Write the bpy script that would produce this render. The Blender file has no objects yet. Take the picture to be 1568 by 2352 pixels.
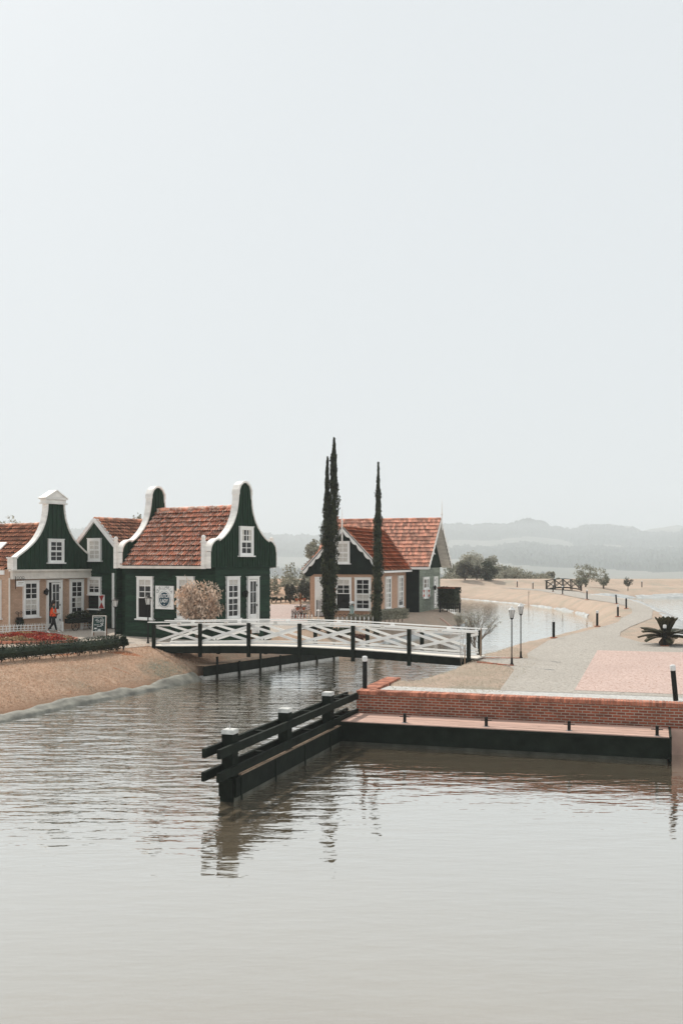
import bpy, math, random
import numpy as np
from mathutils import Vector, Matrix
R = math.radians
sc = bpy.context.scene
C = sc.collection

# ------------------------------------------------------------------ camera
CAMZ, F, HZ = 5.3, 2287.0, 1287.0          # eye height, focal length and horizon row (photo at 1568 px wide)
cd = bpy.data.cameras.new('camera'); cam = bpy.data.objects.new('camera', cd); C.objects.link(cam)
cam.location = (0, 0, CAMZ); cam.rotation_euler = (R(90), 0, 0)
cd.sensor_width = 36; cd.lens = 35.0; cd.shift_y = 111 / 2352; cd.clip_start = .1; cd.clip_end = 12000
sc.camera = cam

# ------------------------------------------------------------------ light
SUN_EL, SUN_AZ = 47, -36                    # azimuth measured from +Y, negative = left
SKY_GAIN = 0.1
HAZE = .00038
w = bpy.data.worlds.new("World"); sc.world = w; w.use_nodes = True
nt = w.node_tree; bg = nt.nodes['Background']
sky = nt.nodes.new('ShaderNodeTexSky'); sky.sky_type = 'NISHITA'; sky.sun_disc = False
sky.sun_elevation = R(SUN_EL); sky.sun_rotation = R(SUN_AZ); sky.dust_density = 6; sky.air_density = 1.2; sky.ozone_density = 1
hs = nt.nodes.new('ShaderNodeHueSaturation'); hs.inputs['Saturation'].default_value = .35
mx = nt.nodes.new('ShaderNodeMix'); mx.data_type = 'RGBA'; mx.inputs[0].default_value = .93
mx.inputs[7].default_value = (7.9, 8.35, 8.6, 1)     # overcast-bright haze layer above the valley
nt.links.new(sky.outputs[0], hs.inputs['Color']); nt.links.new(hs.outputs[0], mx.inputs[6])
nt.links.new(mx.outputs[2], bg.inputs[0]); bg.inputs[1].default_value = SKY_GAIN
sd = bpy.data.lights.new('sun', 'SUN'); sd.energy = 3.6; sd.angle = R(.6); sd.color = (1, .93, .84)
so = bpy.data.objects.new('sun', sd); C.objects.link(so)
az = R(SUN_AZ); el = R(SUN_EL)
sdir = Vector((math.sin(az)*math.cos(el), math.cos(az)*math.cos(el), math.sin(el)))
so.rotation_euler = sdir.to_track_quat('Z', 'Y').to_euler(); so.location = (-20, 30, 40)
sc.view_settings.view_transform = 'Standard'; sc.view_settings.look = 'None'
sc.view_settings.exposure = 0; sc.view_settings.gamma = 1
sc.cycles.use_denoising = True
sc.cycles.max_bounces = 6; sc.cycles.volume_bounces = 1; sc.cycles.transparent_max_bounces = 8

# ------------------------------------------------------------------ helpers
def G(px, py, z=1.3):
    d = (CAMZ - z) * F / (py - HZ); return ((px - 784) / F * d, d)
def XD(px, d): return (px - 784) / F * d
def ZD(py, d): return CAMZ - (py - HZ) * d / F

class MB:
    def __init__(s): s.v = []; s.f = []; s.m = []
    def add(s, vs, fs, m=0):
        b = len(s.v); s.v += [tuple(p) for p in vs]; s.f += [tuple(b+i for i in f) for f in fs]; s.m += [m]*len(fs)
    def box(s, x0, x1, y0, y1, z0, z1, m=0):
        s.add([(x0,y0,z0),(x1,y0,z0),(x1,y1,z0),(x0,y1,z0),(x0,y0,z1),(x1,y0,z1),(x1,y1,z1),(x0,y1,z1)],
              [(0,3,2,1),(4,5,6,7),(0,1,5,4),(1,2,6,5),(2,3,7,6),(3,0,4,7)], m)
    def hexa(s, a, b, m=0):     # two quads (lists of 4 points) joined
        s.add(list(a)+list(b), [(3,2,1,0),(4,5,6,7),(0,1,5,4),(1,2,6,5),(2,3,7,6),(3,0,4,7)], m)
    def bar(s, p, q, w, h, m=0, up=(0,0,1)):
        p, q = Vector(p), Vector(q); d = (q-p).normalized(); sd = d.cross(Vector(up))
        if sd.length < 1e-4: sd = Vector((1,0,0))
        sd.normalize(); u = sd.cross(d).normalized()
        a = [p+sd*(w/2*i)+u*(h/2*j) for i, j in ((-1,-1),(1,-1),(1,1),(-1,1))]
        b = [x+(q-p) for x in a]; s.hexa(a, b, m)
    def tube(s, pts, r, n=8, m=0, cap=True):
        pts = [Vector(p) for p in pts]; rs = r if isinstance(r, (list, tuple)) else [r]*len(pts)
        vs = []; fs = []
        for i, p in enumerate(pts):
            d = (pts[min(i+1, len(pts)-1)] - pts[max(i-1, 0)]).normalized()
            a = d.cross(Vector((0,0,1)));
            if a.length < .05: a = d.cross(Vector((1,0,0)))
            a.normalize(); b = d.cross(a)
            for k in range(n):
                t = 2*math.pi*k/n; vs.append(p + a*(math.cos(t)*rs[i]) + b*(math.sin(t)*rs[i]))
        for i in range(len(pts)-1):
            for k in range(n):
                fs.append((i*n+k, i*n+(k+1)%n, (i+1)*n+(k+1)%n, (i+1)*n+k))
        if cap: fs.append(tuple(range(n-1,-1,-1))); fs.append(tuple((len(pts)-1)*n+k for k in range(n)))
        s.add(vs, fs, m)
    def lathe(s, c, prof, n=12, m=0):      # prof: (r, z)
        s.tube([(c[0], c[1], c[2]+z) for r, z in prof], [max(r, .001) for r, z in prof], n, m)
    def sphere(s, c, r, n=8, m=0, sz=1):
        s.lathe(c, [(r*math.sin(math.pi*i/n), -r*sz*math.cos(math.pi*i/n)) for i in range(n+1)], n+2, m)
    def leaves(s, P, size, rng, aspect=.55, upb=0., m=0):
        n = len(P)
        if n == 0: return
        N = rng.normal(size=(n,3)); N /= np.linalg.norm(N, axis=1)[:,None]
        T = rng.normal(size=(n,3)); T[:,2] += upb*2; T -= N*(T*N).sum(1)[:,None]
        T /= np.linalg.norm(T, axis=1)[:,None]+1e-9
        B = np.cross(N, T); sz = size*(.6+.8*rng.random(n))[:,None]
        a = P - T*sz*.5; b = P + B*sz*aspect*.5; c = P + T*sz*.5; d = P - B*sz*aspect*.5
        V = np.stack([a,b,c,d],1).reshape(-1,3); base = len(s.v)
        s.v += [tuple(x) for x in V.tolist()]
        s.f += [(base+4*i, base+4*i+1, base+4*i+2, base+4*i+3) for i in range(n)]; s.m += [m]*n
    def build(s, name, mats, parent=None, loc=None, rotz=0, smooth=False, off=(0,0,0)):
        me = bpy.data.meshes.new(name)
        vs = s.v if off == (0,0,0) else [(a-off[0], b-off[1], c-off[2]) for a, b, c in s.v]
        me.from_pydata(vs, [], s.f)
        if not isinstance(mats, (list, tuple)): mats = [mats]
        for x in mats: me.materials.append(x)
        if len(mats) > 1: me.polygons.foreach_set('material_index', s.m)
        if smooth: me.polygons.foreach_set('use_smooth', [True]*len(me.polygons))
        me.update(); o = bpy.data.objects.new(name, me); C.objects.link(o)
        if parent: o.parent = parent
        if loc: o.location = loc
        o.rotation_euler = (0,0,rotz)
        return o

def tag(o, label=None, cat=None, group=None, kind=None):
    if label: o['label'] = label
    if cat: o['category'] = cat
    if group: o['group'] = group
    if kind: o['kind'] = kind
    return o
def empty(name, loc, rz=0, **k):
    o = bpy.data.objects.new(name, None); C.objects.link(o); o.location = loc; o.rotation_euler = (0,0,rz)
    o.empty_display_size = .2; tag(o, **k); return o
def kids(o): return [x for x in bpy.data.objects if x.parent == o]
def copy_tree(o, parent=None):
    c = o.copy(); C.objects.link(c); c.parent = parent
    for ch in kids(o): copy_tree(ch, c)
    return c

# ------------------------------------------------------------------ materials
def nodes(name):
    m = bpy.data.materials.new(name); m.use_nodes = True; t = m.node_tree
    return m, t, t.nodes['Principled BSDF'], t.nodes['Material Output']
def N(t, typ, **k):
    n = t.nodes.new(typ)
    for a, b in k.items():
        if hasattr(n, a): setattr(n, a, b)
        else: n.inputs[a].default_value = b
    return n
def L(t, a, b): t.links.new(a, b)
def mixc(t, fac, a, b, mode='MIX'):
    n = t.nodes.new('ShaderNodeMix'); n.data_type = 'RGBA'; n.blend_type = mode
    for sck, v in ((0, fac), (6, a), (7, b)):
        if hasattr(v, 'links'): L(t, v, n.inputs[sck])
        else: n.inputs[sck].default_value = v if sck == 0 else (v[0], v[1], v[2], 1)
    return n.outputs[2]
def ramp(t, src, p0, p1, c0=(0,0,0,1), c1=(1,1,1,1)):
    r = t.nodes.new('ShaderNodeValToRGB'); L(t, src, r.inputs[0])
    r.color_ramp.elements[0].position = p0; r.color_ramp.elements[1].position = p1
    r.color_ramp.elements[0].color = c0; r.color_ramp.elements[1].color = c1
    return r.outputs[0]
def noise(t, vec, scale, detail=4, rough=.55):
    n = t.nodes.new('ShaderNodeTexNoise'); n.inputs['Scale'].default_value = scale
    n.inputs['Detail'].default_value = detail; n.inputs['Roughness'].default_value = rough
    if vec is not None: L(t, vec, n.inputs['Vector'])
    return n.outputs['Fac']
def ocoord(t, scale=None, rot=None):
    tc = t.nodes.new('ShaderNodeTexCoord'); o = tc.outputs['Object']
    if scale or rot:
        mp = t.nodes.new('ShaderNodeMapping'); L(t, o, mp.inputs[0])
        if scale: mp.inputs['Scale'].default_value = scale
        if rot: mp.inputs['Rotation'].default_value = rot
        o = mp.outputs[0]
    return o
def bump(t, b, src, strength, dist=.02):
    n = t.nodes.new('ShaderNodeBump'); n.inputs['Strength'].default_value = strength; n.inputs['Distance'].default_value = dist
    L(t, src, n.inputs['Height']); L(t, n.outputs[0], b.inputs['Normal']); return n
def mul(c, k): return tuple(min(1, x*k) for x in c)
def mat(name, col, rough=.8, var=.2, scale=3., col2=None, island=0., bmp=0., bscale=20., spec=.3, stretch=None, metal=0.):
    m, t, b, o = nodes(name); v = ocoord(t, stretch)
    c = mixc(t, ramp(t, noise(t, v, scale), .3, .7), mul(col, 1-var), mul(col2 or col, 1+(var if not col2 else 0)))
    if island:
        g = t.nodes.new('ShaderNodeNewGeometry')
        mr = N(t, 'ShaderNodeMapRange'); L(t, g.outputs['Random Per Island'], mr.inputs[0])
        mr.inputs[3].default_value = 1-island; mr.inputs[4].default_value = 1+island
        cc = t.nodes.new('ShaderNodeVectorMath'); cc.operation = 'SCALE'; L(t, c, cc.inputs[0]); L(t, mr.outputs[0], cc.inputs['Scale'])
        c = cc.outputs[0]
    L(t, c, b.inputs['Base Color']); b.inputs['Roughness'].default_value = rough
    b.inputs['Specular IOR Level'].default_value = spec; b.inputs['Metallic'].default_value = metal
    if bmp: bump(t, b, noise(t, v, bscale), bmp)
    return m
def leafmat(name, col, col2, island=.45, scale=1.2, trans=.25):
    m, t, b, o = nodes(name); v = ocoord(t)
    g = t.nodes.new('ShaderNodeNewGeometry')
    c = mixc(t, ramp(t, noise(t, v, scale, 3), .35, .65), col, col2)
    mr = N(t, 'ShaderNodeMapRange'); L(t, g.outputs['Random Per Island'], mr.inputs[0])
    mr.inputs[3].default_value = 1-island; mr.inputs[4].default_value = 1+island
    cc = t.nodes.new('ShaderNodeVectorMath'); cc.operation = 'SCALE'; L(t, c, cc.inputs[0]); L(t, mr.outputs[0], cc.inputs['Scale'])
    L(t, cc.outputs[0], b.inputs['Base Color']); b.inputs['Roughness'].default_value = .55; b.inputs['Specular IOR Level'].default_value = .35
    tr = t.nodes.new('ShaderNodeBsdfTranslucent'); L(t, cc.outputs[0], tr.inputs[0])
    ms = t.nodes.new('ShaderNodeMixShader'); ms.inputs[0].default_value = trans
    L(t, b.outputs[0], ms.inputs[1]); L(t, tr.outputs[0], ms.inputs[2]); L(t, ms.outputs[0], o.inputs[0])
    return m
def brickmat(name, col, col2, mortar, scale=1., bw=.22, bh=.075, mort=.008, dirt=.3, bmp=.6, axes='xz', dirtcol=(.05,.04,.03)):
    m, t, b, o = nodes(name); v = ocoord(t)
    sp = t.nodes.new('ShaderNodeSeparateXYZ'); L(t, v, sp.inputs[0])
    ad = t.nodes.new('ShaderNodeMath'); ad.operation = 'ADD'; L(t, sp.outputs[0], ad.inputs[0]); L(t, sp.outputs[1], ad.inputs[1])
    cb = t.nodes.new('ShaderNodeCombineXYZ'); L(t, ad.outputs[0], cb.inputs[0]); L(t, sp.outputs[2], cb.inputs[1])
    br = t.nodes.new('ShaderNodeTexBrick'); L(t, cb.outputs[0], br.inputs['Vector'])
    br.inputs['Scale'].default_value = scale; br.inputs['Brick Width'].default_value = bw; br.inputs['Row Height'].default_value = bh
    br.inputs['Mortar Size'].default_value = mort; br.inputs['Mortar Smooth'].default_value = .2
    br.inputs['Color1'].default_value = (*col, 1); br.inputs['Color2'].default_value = (*col2, 1); br.inputs['Mortar'].default_value = (*mortar, 1)
    d = ramp(t, noise(t, v, 1.7, 6, .65), .42, .75)
    md = t.nodes.new('ShaderNodeMath'); md.operation = 'MULTIPLY'; L(t, d, md.inputs[0]); md.inputs[1].default_value = dirt
    c = mixc(t, md.outputs[0], br.outputs['Color'], dirtcol)
    L(t, c, b.inputs['Base Color']); b.inputs['Roughness'].default_value = .88; b.inputs['Specular IOR Level'].default_value = .25
    iv = t.nodes.new('ShaderNodeMath'); iv.operation = 'SUBTRACT'; iv.inputs[0].default_value = 1; L(t, br.outputs['Fac'], iv.inputs[1])
    bump(t, b, iv.outputs[0], bmp, .012)
    return m

M = {}
M['white'] = mat('white_paint', (.87,.86,.83), .5, .07, 1.5, island=.03)
M['cream'] = mat('cream_paint', (.74,.69,.62), .6, .12, 2.5)
M['coping'] = mat('weathered_white_paint', (.84,.81,.76), .6, .16, 1.4, stretch=(1,1,4), bmp=.15)
M['green'] = mat('dark_green_boards', (.011,.034,.018), .65, .35, 1.6, island=.28, bmp=.3, bscale=30, stretch=(1,1,6), spec=.18)
M['green_gable'] = mat('dark_green_gable_boards', (.011,.033,.018), .65, .3, 1.5, island=.25, stretch=(5,5,1), spec=.18)
M['black_green'] = mat('dark_and_shaded_boards', (.007,.014,.010), .75, .35, 1.5, island=.2, spec=.12)
M['grey_green'] = mat('weathered_grey_green_boards', (.215,.245,.195), .8, .3, 2.2, island=.2, bmp=.3, bscale=25, stretch=(1,1,5))
M['timber'] = mat('tarred_timber', (.009,.013,.009), .75, .45, 3, island=.15, bmp=.3, spec=.12)
M['iron'] = mat('black_iron', (.008,.009,.008), .6, .3, 5, spec=.2)
M['pbrick'] = brickmat('painted_tan_brick', (.60,.40,.285), (.50,.325,.225), (.42,.29,.21), mort=.007, dirt=.25, bmp=.5, dirtcol=(.30,.22,.17))
M['pbrick2'] = brickmat('painted_peach_brick', (.62,.39,.27), (.54,.33,.225), (.44,.29,.20), mort=.007, dirt=.22, bmp=.5, dirtcol=(.33,.20,.13))
M['rbrick'] = brickmat('red_brick', (.36,.100,.052), (.20,.060,.038), (.42,.36,.29), bw=.235, bh=.080, mort=.012, dirt=.6, bmp=.8)
M['cap'] = mat('red_cap_brick', (.40,.16,.10), .85, .4, 5, island=.3, bmp=.3)
M['mortar'] = mat('mortar', (.40,.35,.29), .9, .2, 6)
M['glass'] = None
def glassmat(name, col):
    m, t, b, o = nodes(name); v = ocoord(t)
    c = mixc(t, ramp(t, noise(t, v, 2.5, 3), .45, .62), col, mul(col, 2.))
    L(t, c, b.inputs['Base Color']); b.inputs['Roughness'].default_value = .12; b.inputs['Specular IOR Level'].default_value = .28
    return m
M['glass'] = glassmat('window_glass', (.012,.012,.012))
M['dark'] = mat('dark_interior', (.008,.007,.006), .9, .5, 1.5)  # on door and window panels this near-black paints the unlit room
M['curtain'] = mat('lace_curtain', (.60,.57,.52), .9, .25, 14, stretch=(3,3,.6))
M['red'] = mat('red_paint', (.42,.03,.025), .5, .1)
M['orange_red'] = mat('orange_red_paint', (.55,.10,.05), .6, .1)
def tilemat(name, c1, c2, fleck, fleckamt, moss):
    m, t, b, o = nodes(name); v = ocoord(t); g = t.nodes.new('ShaderNodeNewGeometry')
    n1 = ramp(t, noise(t, v, 3.5, 5, .7), .35, .68)
    c = mixc(t, n1, c1, c2)
    mr = N(t, 'ShaderNodeMapRange'); L(t, g.outputs['Random Per Island'], mr.inputs[0]); mr.inputs[3].default_value = .5; mr.inputs[4].default_value = 1.45
    cc = t.nodes.new('ShaderNodeVectorMath'); cc.operation = 'SCALE'; L(t, c, cc.inputs[0]); L(t, mr.outputs[0], cc.inputs['Scale'])
    l1 = ramp(t, noise(t, v, 7, 6, .75), .60-fleckamt*.12, .72-fleckamt*.12)
    ml = t.nodes.new('ShaderNodeMath'); ml.operation = 'MULTIPLY'; L(t, l1, ml.inputs[0]); ml.inputs[1].default_value = min(1, fleckamt)
    c = mixc(t, ml.outputs[0], cc.outputs[0], fleck)
    m1 = ramp(t, noise(t, v, .9, 6, .7), .55, .72)
    mm = t.nodes.new('ShaderNodeMath'); mm.operation = 'MULTIPLY'; L(t, m1, mm.inputs[0]); mm.inputs[1].default_value = moss
    c = mixc(t, mm.outputs[0], c, (.06,.045,.03))
    L(t, c, b.inputs['Base Color']); b.inputs['Roughness'].default_value = .6; b.inputs['Specular IOR Level'].default_value = .4
    return m
M['tile_old'] = tilemat('lichen_glint_roof_tiles', (.58,.19,.10), (.82,.42,.28), (.90,.82,.72), .9, .7)  # pale flecks are lichen plus tile highlights put into the colour
M['tile_brown'] = tilemat('brown_roof_tiles', (.50,.21,.12), (.70,.37,.24), (.7,.6,.5), .45, .6)
M['tile_new'] = tilemat('orange_roof_tiles', (.56,.21,.11), (.70,.33,.20), (.75,.5,.35), .4, .5)
M['tile_new2'] = tilemat('pale_orange_roof_tiles', (.60,.25,.155), (.76,.40,.28), (.84,.64,.52), .6, .4)
M['bark'] = mat('bark', (.10,.07,.05), .9, .4, 8, bmp=.5)
M['twig'] = mat('pale_twig', (.20,.17,.14), .9, .3, 8)
M['leaf_cyp'] = leafmat('cypress_foliage', (.018,.027,.011), (.055,.065,.03), .8, 3)
M['leaf_hedge'] = leafmat('hedge_leaves', (.014,.026,.012), (.035,.052,.025), .7, 2)
M['leaf_dark'] = leafmat('dark_leaves', (.03,.045,.022), (.06,.07,.035), .6, .8)
M['leaf_flower'] = leafmat('flowering_dark_leaves', (.04,.048,.03), (.11,.10,.07), .9, 2.5)
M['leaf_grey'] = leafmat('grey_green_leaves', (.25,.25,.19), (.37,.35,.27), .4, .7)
M['leaf_mid'] = leafmat('mid_green_leaves', (.17,.175,.12), (.28,.265,.19), .45, .7)
M['leaf_pink'] = leafmat('pale_pink_leaves', (.58,.41,.30), (.76,.62,.50), .4, 2, .3)
M['leaf_red'] = leafmat('red_flowers', (.30,.03,.02), (.42,.08,.04), .5, 3)
M['leaf_yellow'] = leafmat('tan_flowers', (.36,.22,.11), (.44,.32,.18), .5, 3)
M['leaf_rust'] = leafmat('rusty_leaves', (.10,.035,.02), (.20,.07,.035), .6, 3)
M['leaf_rust_top'] = leafmat('young_rusty_leaves', (.30,.10,.05), (.44,.17,.09), .5, 3)
M['leaf_haze'] = leafmat('hazed_grey_leaves', (.34,.33,.26), (.48,.45,.36), .35, .5)  # distance haze put into the leaf colour
M['aged_white'] = mat('aged_white_caps', (.60,.60,.57), .7, .3, 6)
M['palm'] = leafmat('cycad_leaves', (.035,.042,.02), (.085,.07,.035), .5, 3)
M['lamp_glass'] = mat('frosted_lamp_glass', (.70,.70,.68), .25, .1, 6, spec=.5)
M['wood'] = mat('orange_wood', (.30,.12,.05), .6, .3, 6)
M['pole_wood'] = mat('weathered_wood', (.28,.20,.14), .8, .3, 6)
M['pot'] = mat('terracotta', (.40,.12,.06), .8, .2, 6)
M['steel'] = mat('brushed_steel', (.5,.5,.5), .35, .1, 5, metal=.6)
M['deck'] = mat('pinkish_deck_boards', (.50,.335,.27), .75, .18, 2.5, island=.12, stretch=(1,6,1), bmp=.2)
M['concrete'] = mat('mossy_concrete', (.10,.10,.08), .9, .4, 2, bmp=.4)
# ------------------------------------------------------------------ ground, water, paths
# water body 1 (pond, canal and first lake): waterline points, and for the edge that starts at each point its bank
# (width, kind)   kind: 0 sloped bank, 1 vertical wall, 2 low retaining wall with a bank behind
W1 = [((-24,4),5,0),((-17,18),5,0),((-13.6,27),5,0),((-11.07,32.3),4.6,0),((-9.38,36.6),4.4,0),((-7.9,39.8),4,0),((-6.7,42.4),3.2,0),((-6.1,44.5),3,2),
      ((-.33,53.4),3,0),((1.2,58),3.4,0),((2.4,63),4,0),((7,71.5),3.2,0),((10.0,78),1.8,0),((10.8,88),3,0),((11,98),4,0),((8,118),4,0),((8,137),6,0),
      ((16.5,138),8,0),((19.2,129),6,0),((22,118.8),3.6,0),((23.2,109),2.2,0),((23.5,101),1.8,0),((23.0,93.4),1.8,0),((21.6,86),2.0,0),((19.6,78),2.4,0),((16.9,68),1.5,0),
      ((14.9,61.8),.8,0),((12.2,56.6),.8,0),((10.3,53),.8,0),((7.9,48.6),.8,0),((6.5,45.2),.8,0),((5.2,42.3),.7,0),((4.3,39.8),.9,0),((3.3,37),.9,0),((1.9,34.0),.9,0),
      ((1.55,33.8),1,1),((.45,30.2),1,1),((9.3,27.46),1,1),((40,17.9),1,1),((60,4),1,0)]
W2 = [((21,56.5),3.6,0),((22.4,60),3.6,0),((25,68),3.4,0),((27.5,79),2.4,0),((30.2,92),2.4,0),((32,102),2.2,0),((32.2,112),2.2,0),((31.5,122),2.2,0),((34,135),6,0),((42,141),8,0),
      ((70,143),8,0),((130,140),8,0),((130,48),4,0),((60,47),4,0),((30,52.4),4,0)]
def inside(poly, X, Y):
    ins = np.zeros(X.shape, bool); n = len(poly)
    for i in range(n):
        (x1,y1),(x2,y2) = poly[i][0], poly[(i+1)%n][0]
        if y1 == y2: continue
        c = ((y1 > Y) != (y2 > Y)) & (X < (x2-x1)*(Y-y1)/(y2-y1)+x1); ins ^= c
    return ins
def segdist(poly, X, Y):
    D = np.full(X.shape, 1e9); BW = np.ones(X.shape); K = np.zeros(X.shape); n = len(poly)
    for i in range(n):
        (x1,y1),(x2,y2) = poly[i][0], poly[(i+1)%n][0]; dx, dy = x2-x1, y2-y1
        t = np.clip(((X-x1)*dx+(Y-y1)*dy)/(dx*dx+dy*dy), 0, 1)
        d = np.hypot(X-x1-t*dx, Y-y1-t*dy); nb = poly[(i+1)%n]
        bwv = poly[i][1]*(1-t)+(nb[1] if nb[2] != 1 and poly[i][2] != 1 else poly[i][1])*t
        s = d < D-1e-6; D = np.where(s, d, D); BW = np.where(s, bwv, BW); K = np.where(s, poly[i][2], K)
    return D, BW, K
_rg = np.random.default_rng(5)
_ph = _rg.random((24,3))*6.28; _fr = _rg.normal(size=(24,2))
def wob(X, Y, s):
    r = np.zeros(np.shape(X))
    for i in range(12): r += np.sin(X*_fr[i,0]*s+Y*_fr[i,1]*s+_ph[i,0])
    return r/12**.5*.7
def height(X, Y):
    X = np.asarray(X, float); Y = np.asarray(Y, float); H = np.full(X.shape, 9.)
    for P in (W1, W2):
        D, BW, K = segdist(P, X, Y); ins = inside(P, X, Y)
        t = np.clip(D/BW, 0, 1)
        h0 = 1.3*(1-(1-t)**1.7) - .03
        h0 = np.where(t >= 1, 1.3, h0)
        h1 = np.where(D < .28, -.7, 1.3)
        h2 = np.where(D < .3, -.7, .52+.78*np.clip((D-.6)/BW, 0, 1)**.8)
        h = np.where(K == 1, h1, np.where(K == 2, h2, h0))
        h = np.where(ins, -np.minimum(.9, .05+D*.5), h)
        H = np.minimum(H, h)
    flat = np.clip((H-.3)/.9, 0, 1)
    H = H + (wob(X, Y, 1.1)*.05+wob(X, Y, 3)*.02)*(1-flat)*(H > .1) - .012 - .012*np.abs(wob(X, Y, .8))
    H += 1.25*np.exp(-(((X+4.2)/7)**2+((Y-107)/9)**2)) * (Y > 92)      # grass mound behind the houses
    H += .85*np.clip((Y-156)/4, 0, 1)*np.clip((176-Y)/4, 0, 1)          # raised dyke that closes the park
    H = np.where(Y > 176, H - (Y-176)*.3, H)
    return H
def gz(x, y): return float(height(np.array([x]), np.array([y]))[0])

ys = [12.]
while ys[-1] < 184: ys.append(ys[-1] + max(.28, ys[-1]*.0075))
ys = np.array(ys); xs = np.concatenate([np.arange(-70, -25, 1.5), np.arange(-25, 36, .35), np.arange(36, 112, 1.5)])
X, Y = np.meshgrid(xs, ys); Z = height(X, Y); nx, ny = len(xs), len(ys)
g = MB(); g.v = list(zip(X.ravel().tolist(), Y.ravel().tolist(), Z.ravel().tolist()))
g.f = [(j*nx+i, j*nx+i+1, (j+1)*nx+i+1, (j+1)*nx+i) for j in range(ny-1) for i in range(nx-1)]
# dry grass with bare red earth showing along the cut edges
m, t, b, o = nodes('dry_grass_ground'); v = ocoord(t)
c = mixc(t, ramp(t, noise(t, v, .55, 6, .6), .38, .62), (.57,.375,.265), (.45,.335,.25))
c = mixc(t, ramp(t, noise(t, v, 9, 6, .75), .42, .62), c, (.38,.25,.165))
c = mixc(t, ramp(t, noise(t, v, 2.6, 6, .7), .55, .72), c, (.62,.44,.32))
c = mixc(t, ramp(t, noise(t, ocoord(t, (.35,1,.2)), .7, 4, .6), .64, .70), c, (.42,.16,.075))
c = mixc(t, ramp(t, noise(t, v, .23, 4, .6), .55, .66), c, (.26,.235,.175))
spz = t.nodes.new('ShaderNodeSeparateXYZ'); L(t, v, spz.inputs[0])
mpn = t.nodes.new('ShaderNodeMapping'); L(t, v, mpn.inputs[0]); mpn.inputs['Location'].default_value = (12.3*.62, -42.8*.8, 0); mpn.inputs['Scale'].default_value = (.62,.8,0)
gr = t.nodes.new('ShaderNodeTexGradient'); gr.gradient_type = 'SPHERICAL'; L(t, mpn.outputs[0], gr.inputs[0])
ng = t.nodes.new('ShaderNodeMath'); ng.operation = 'MULTIPLY_ADD'; L(t, noise(t, v, 2.2, 6, .7), ng.inputs[0]); ng.inputs[1].default_value = 1.3; L(t, gr.outputs['Fac'], ng.inputs[2])
c = mixc(t, ramp(t, ng.outputs[0], .98, 1.12), c, (.42,.14,.06))
mr = N(t, 'ShaderNodeMapRange'); L(t, spz.outputs[2], mr.inputs[0]); mr.inputs[1].default_value = .45; mr.inputs[2].default_value = .1
mr.inputs[3].default_value = 0; mr.inputs[4].default_value = .8
c = mixc(t, mr.outputs[0], c, (.22,.11,.06))
mrx = N(t, 'ShaderNodeMapRange'); L(t, spz.outputs[0], mrx.inputs[0]); mrx.inputs[1].default_value = -5; mrx.inputs[2].default_value = 2.5; mrx.inputs[3].default_value = 0; mrx.inputs[4].default_value = .62
pale = mixc(t, ramp(t, noise(t, v, .4, 5, .65), .42, .62), (.55,.455,.38), (.42,.385,.32)); pale = mixc(t, ramp(t, noise(t, v, 8, 6, .75), .45, .7), pale, (.38,.315,.255))
c = mixc(t, mrx.outputs[0], c, pale)
L(t, c, b.inputs['Base Color']); b.inputs['Roughness'].default_value = .95; b.inputs['Specular IOR Level'].default_value = .1
bump(t, b, noise(t, v, 14, 6, .8), .9, .08)
M['ground'] = m
tag(g.build('ground', M['ground'], smooth=True), kind='structure')

# grass tufts scattered on the near bank (too many to count)
rng = np.random.default_rng(11)
gx = rng.uniform(-17, -5.5, 34000); gy = rng.uniform(30, 47.5, 34000); gh = height(gx, gy)
k = (gh > .3) & (gh < 1.29); P = np.stack([gx[k], gy[k], gh[k]+.02], 1)
gx = rng.uniform(1.5, 8, 15000); gy = rng.uniform(30, 46, 15000); gh = height(gx, gy); k = (gh > .5) & (gx-1.55 < (gy-30)*.31+3.3)
P = np.concatenate([P, np.stack([gx[k], gy[k], gh[k]+.02], 1)])
gx = rng.uniform(-7, 9, 16000); gy = rng.uniform(45, 75, 16000); gh = height(gx, gy); k = (gh > .3) & (gh < 1.27)
P = np.concatenate([P, np.stack([gx[k], gy[k], gh[k]+.02], 1)])
g = MB(); g.leaves(P[P[:,0] > -5.4], .055, rng, .3, 1.0); P = P[P[:,0] <= -5.4]
M['tuft_pale'] = leafmat('pale_grass_blades', (.58,.50,.40), (.50,.46,.36), .2, .8, .3)
tag(g.build('dry_grass', M['tuft_pale']), 'pale dry grass tufts on the banks right of the canal', 'grass', kind='stuff')
g = MB(); g.leaves(P, .09, rng, .25, 1.2)
M['tuft'] = leafmat('dry_grass_blades', (.54,.36,.25), (.60,.42,.30), .12, .8, .3)
tag(g.build('dry_grass', M['tuft']), 'dry tan grass tufts growing on the sloping left bank', 'grass', kind='stuff')

# water
g = MB(); n = 60
g.add([(-90,-5,0),(130,-5,0),(130,176,0),(-90,176,0)], [(0,1,2,3)])
m, t, b, o = nodes('muddy_water'); v = ocoord(t)
lw = t.nodes.new('ShaderNodeLayerWeight'); lw.inputs[0].default_value = .5
rp = t.nodes.new('ShaderNodeValToRGB'); L(t, lw.outputs['Facing'], rp.inputs[0])
e = rp.color_ramp.elements; e[0].position = 0; e[0].color = (.06,)*3+(1,); e[1].position = 1; e[1].color = (.97,)*3+(1,)
for p_, c_ in ((.42,.30),(.577,.47),(.66,.61),(.76,.77),(.88,.90)):
    x_ = e.new(p_); x_.color = (c_, c_, c_, 1)
dif = t.nodes.new('ShaderNodeBsdfDiffuse'); gl = t.nodes.new('ShaderNodeBsdfGlossy'); gl.inputs['Roughness'].default_value = .02
gl.inputs['Color'].default_value = (.955,.965,.95,1)
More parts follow.
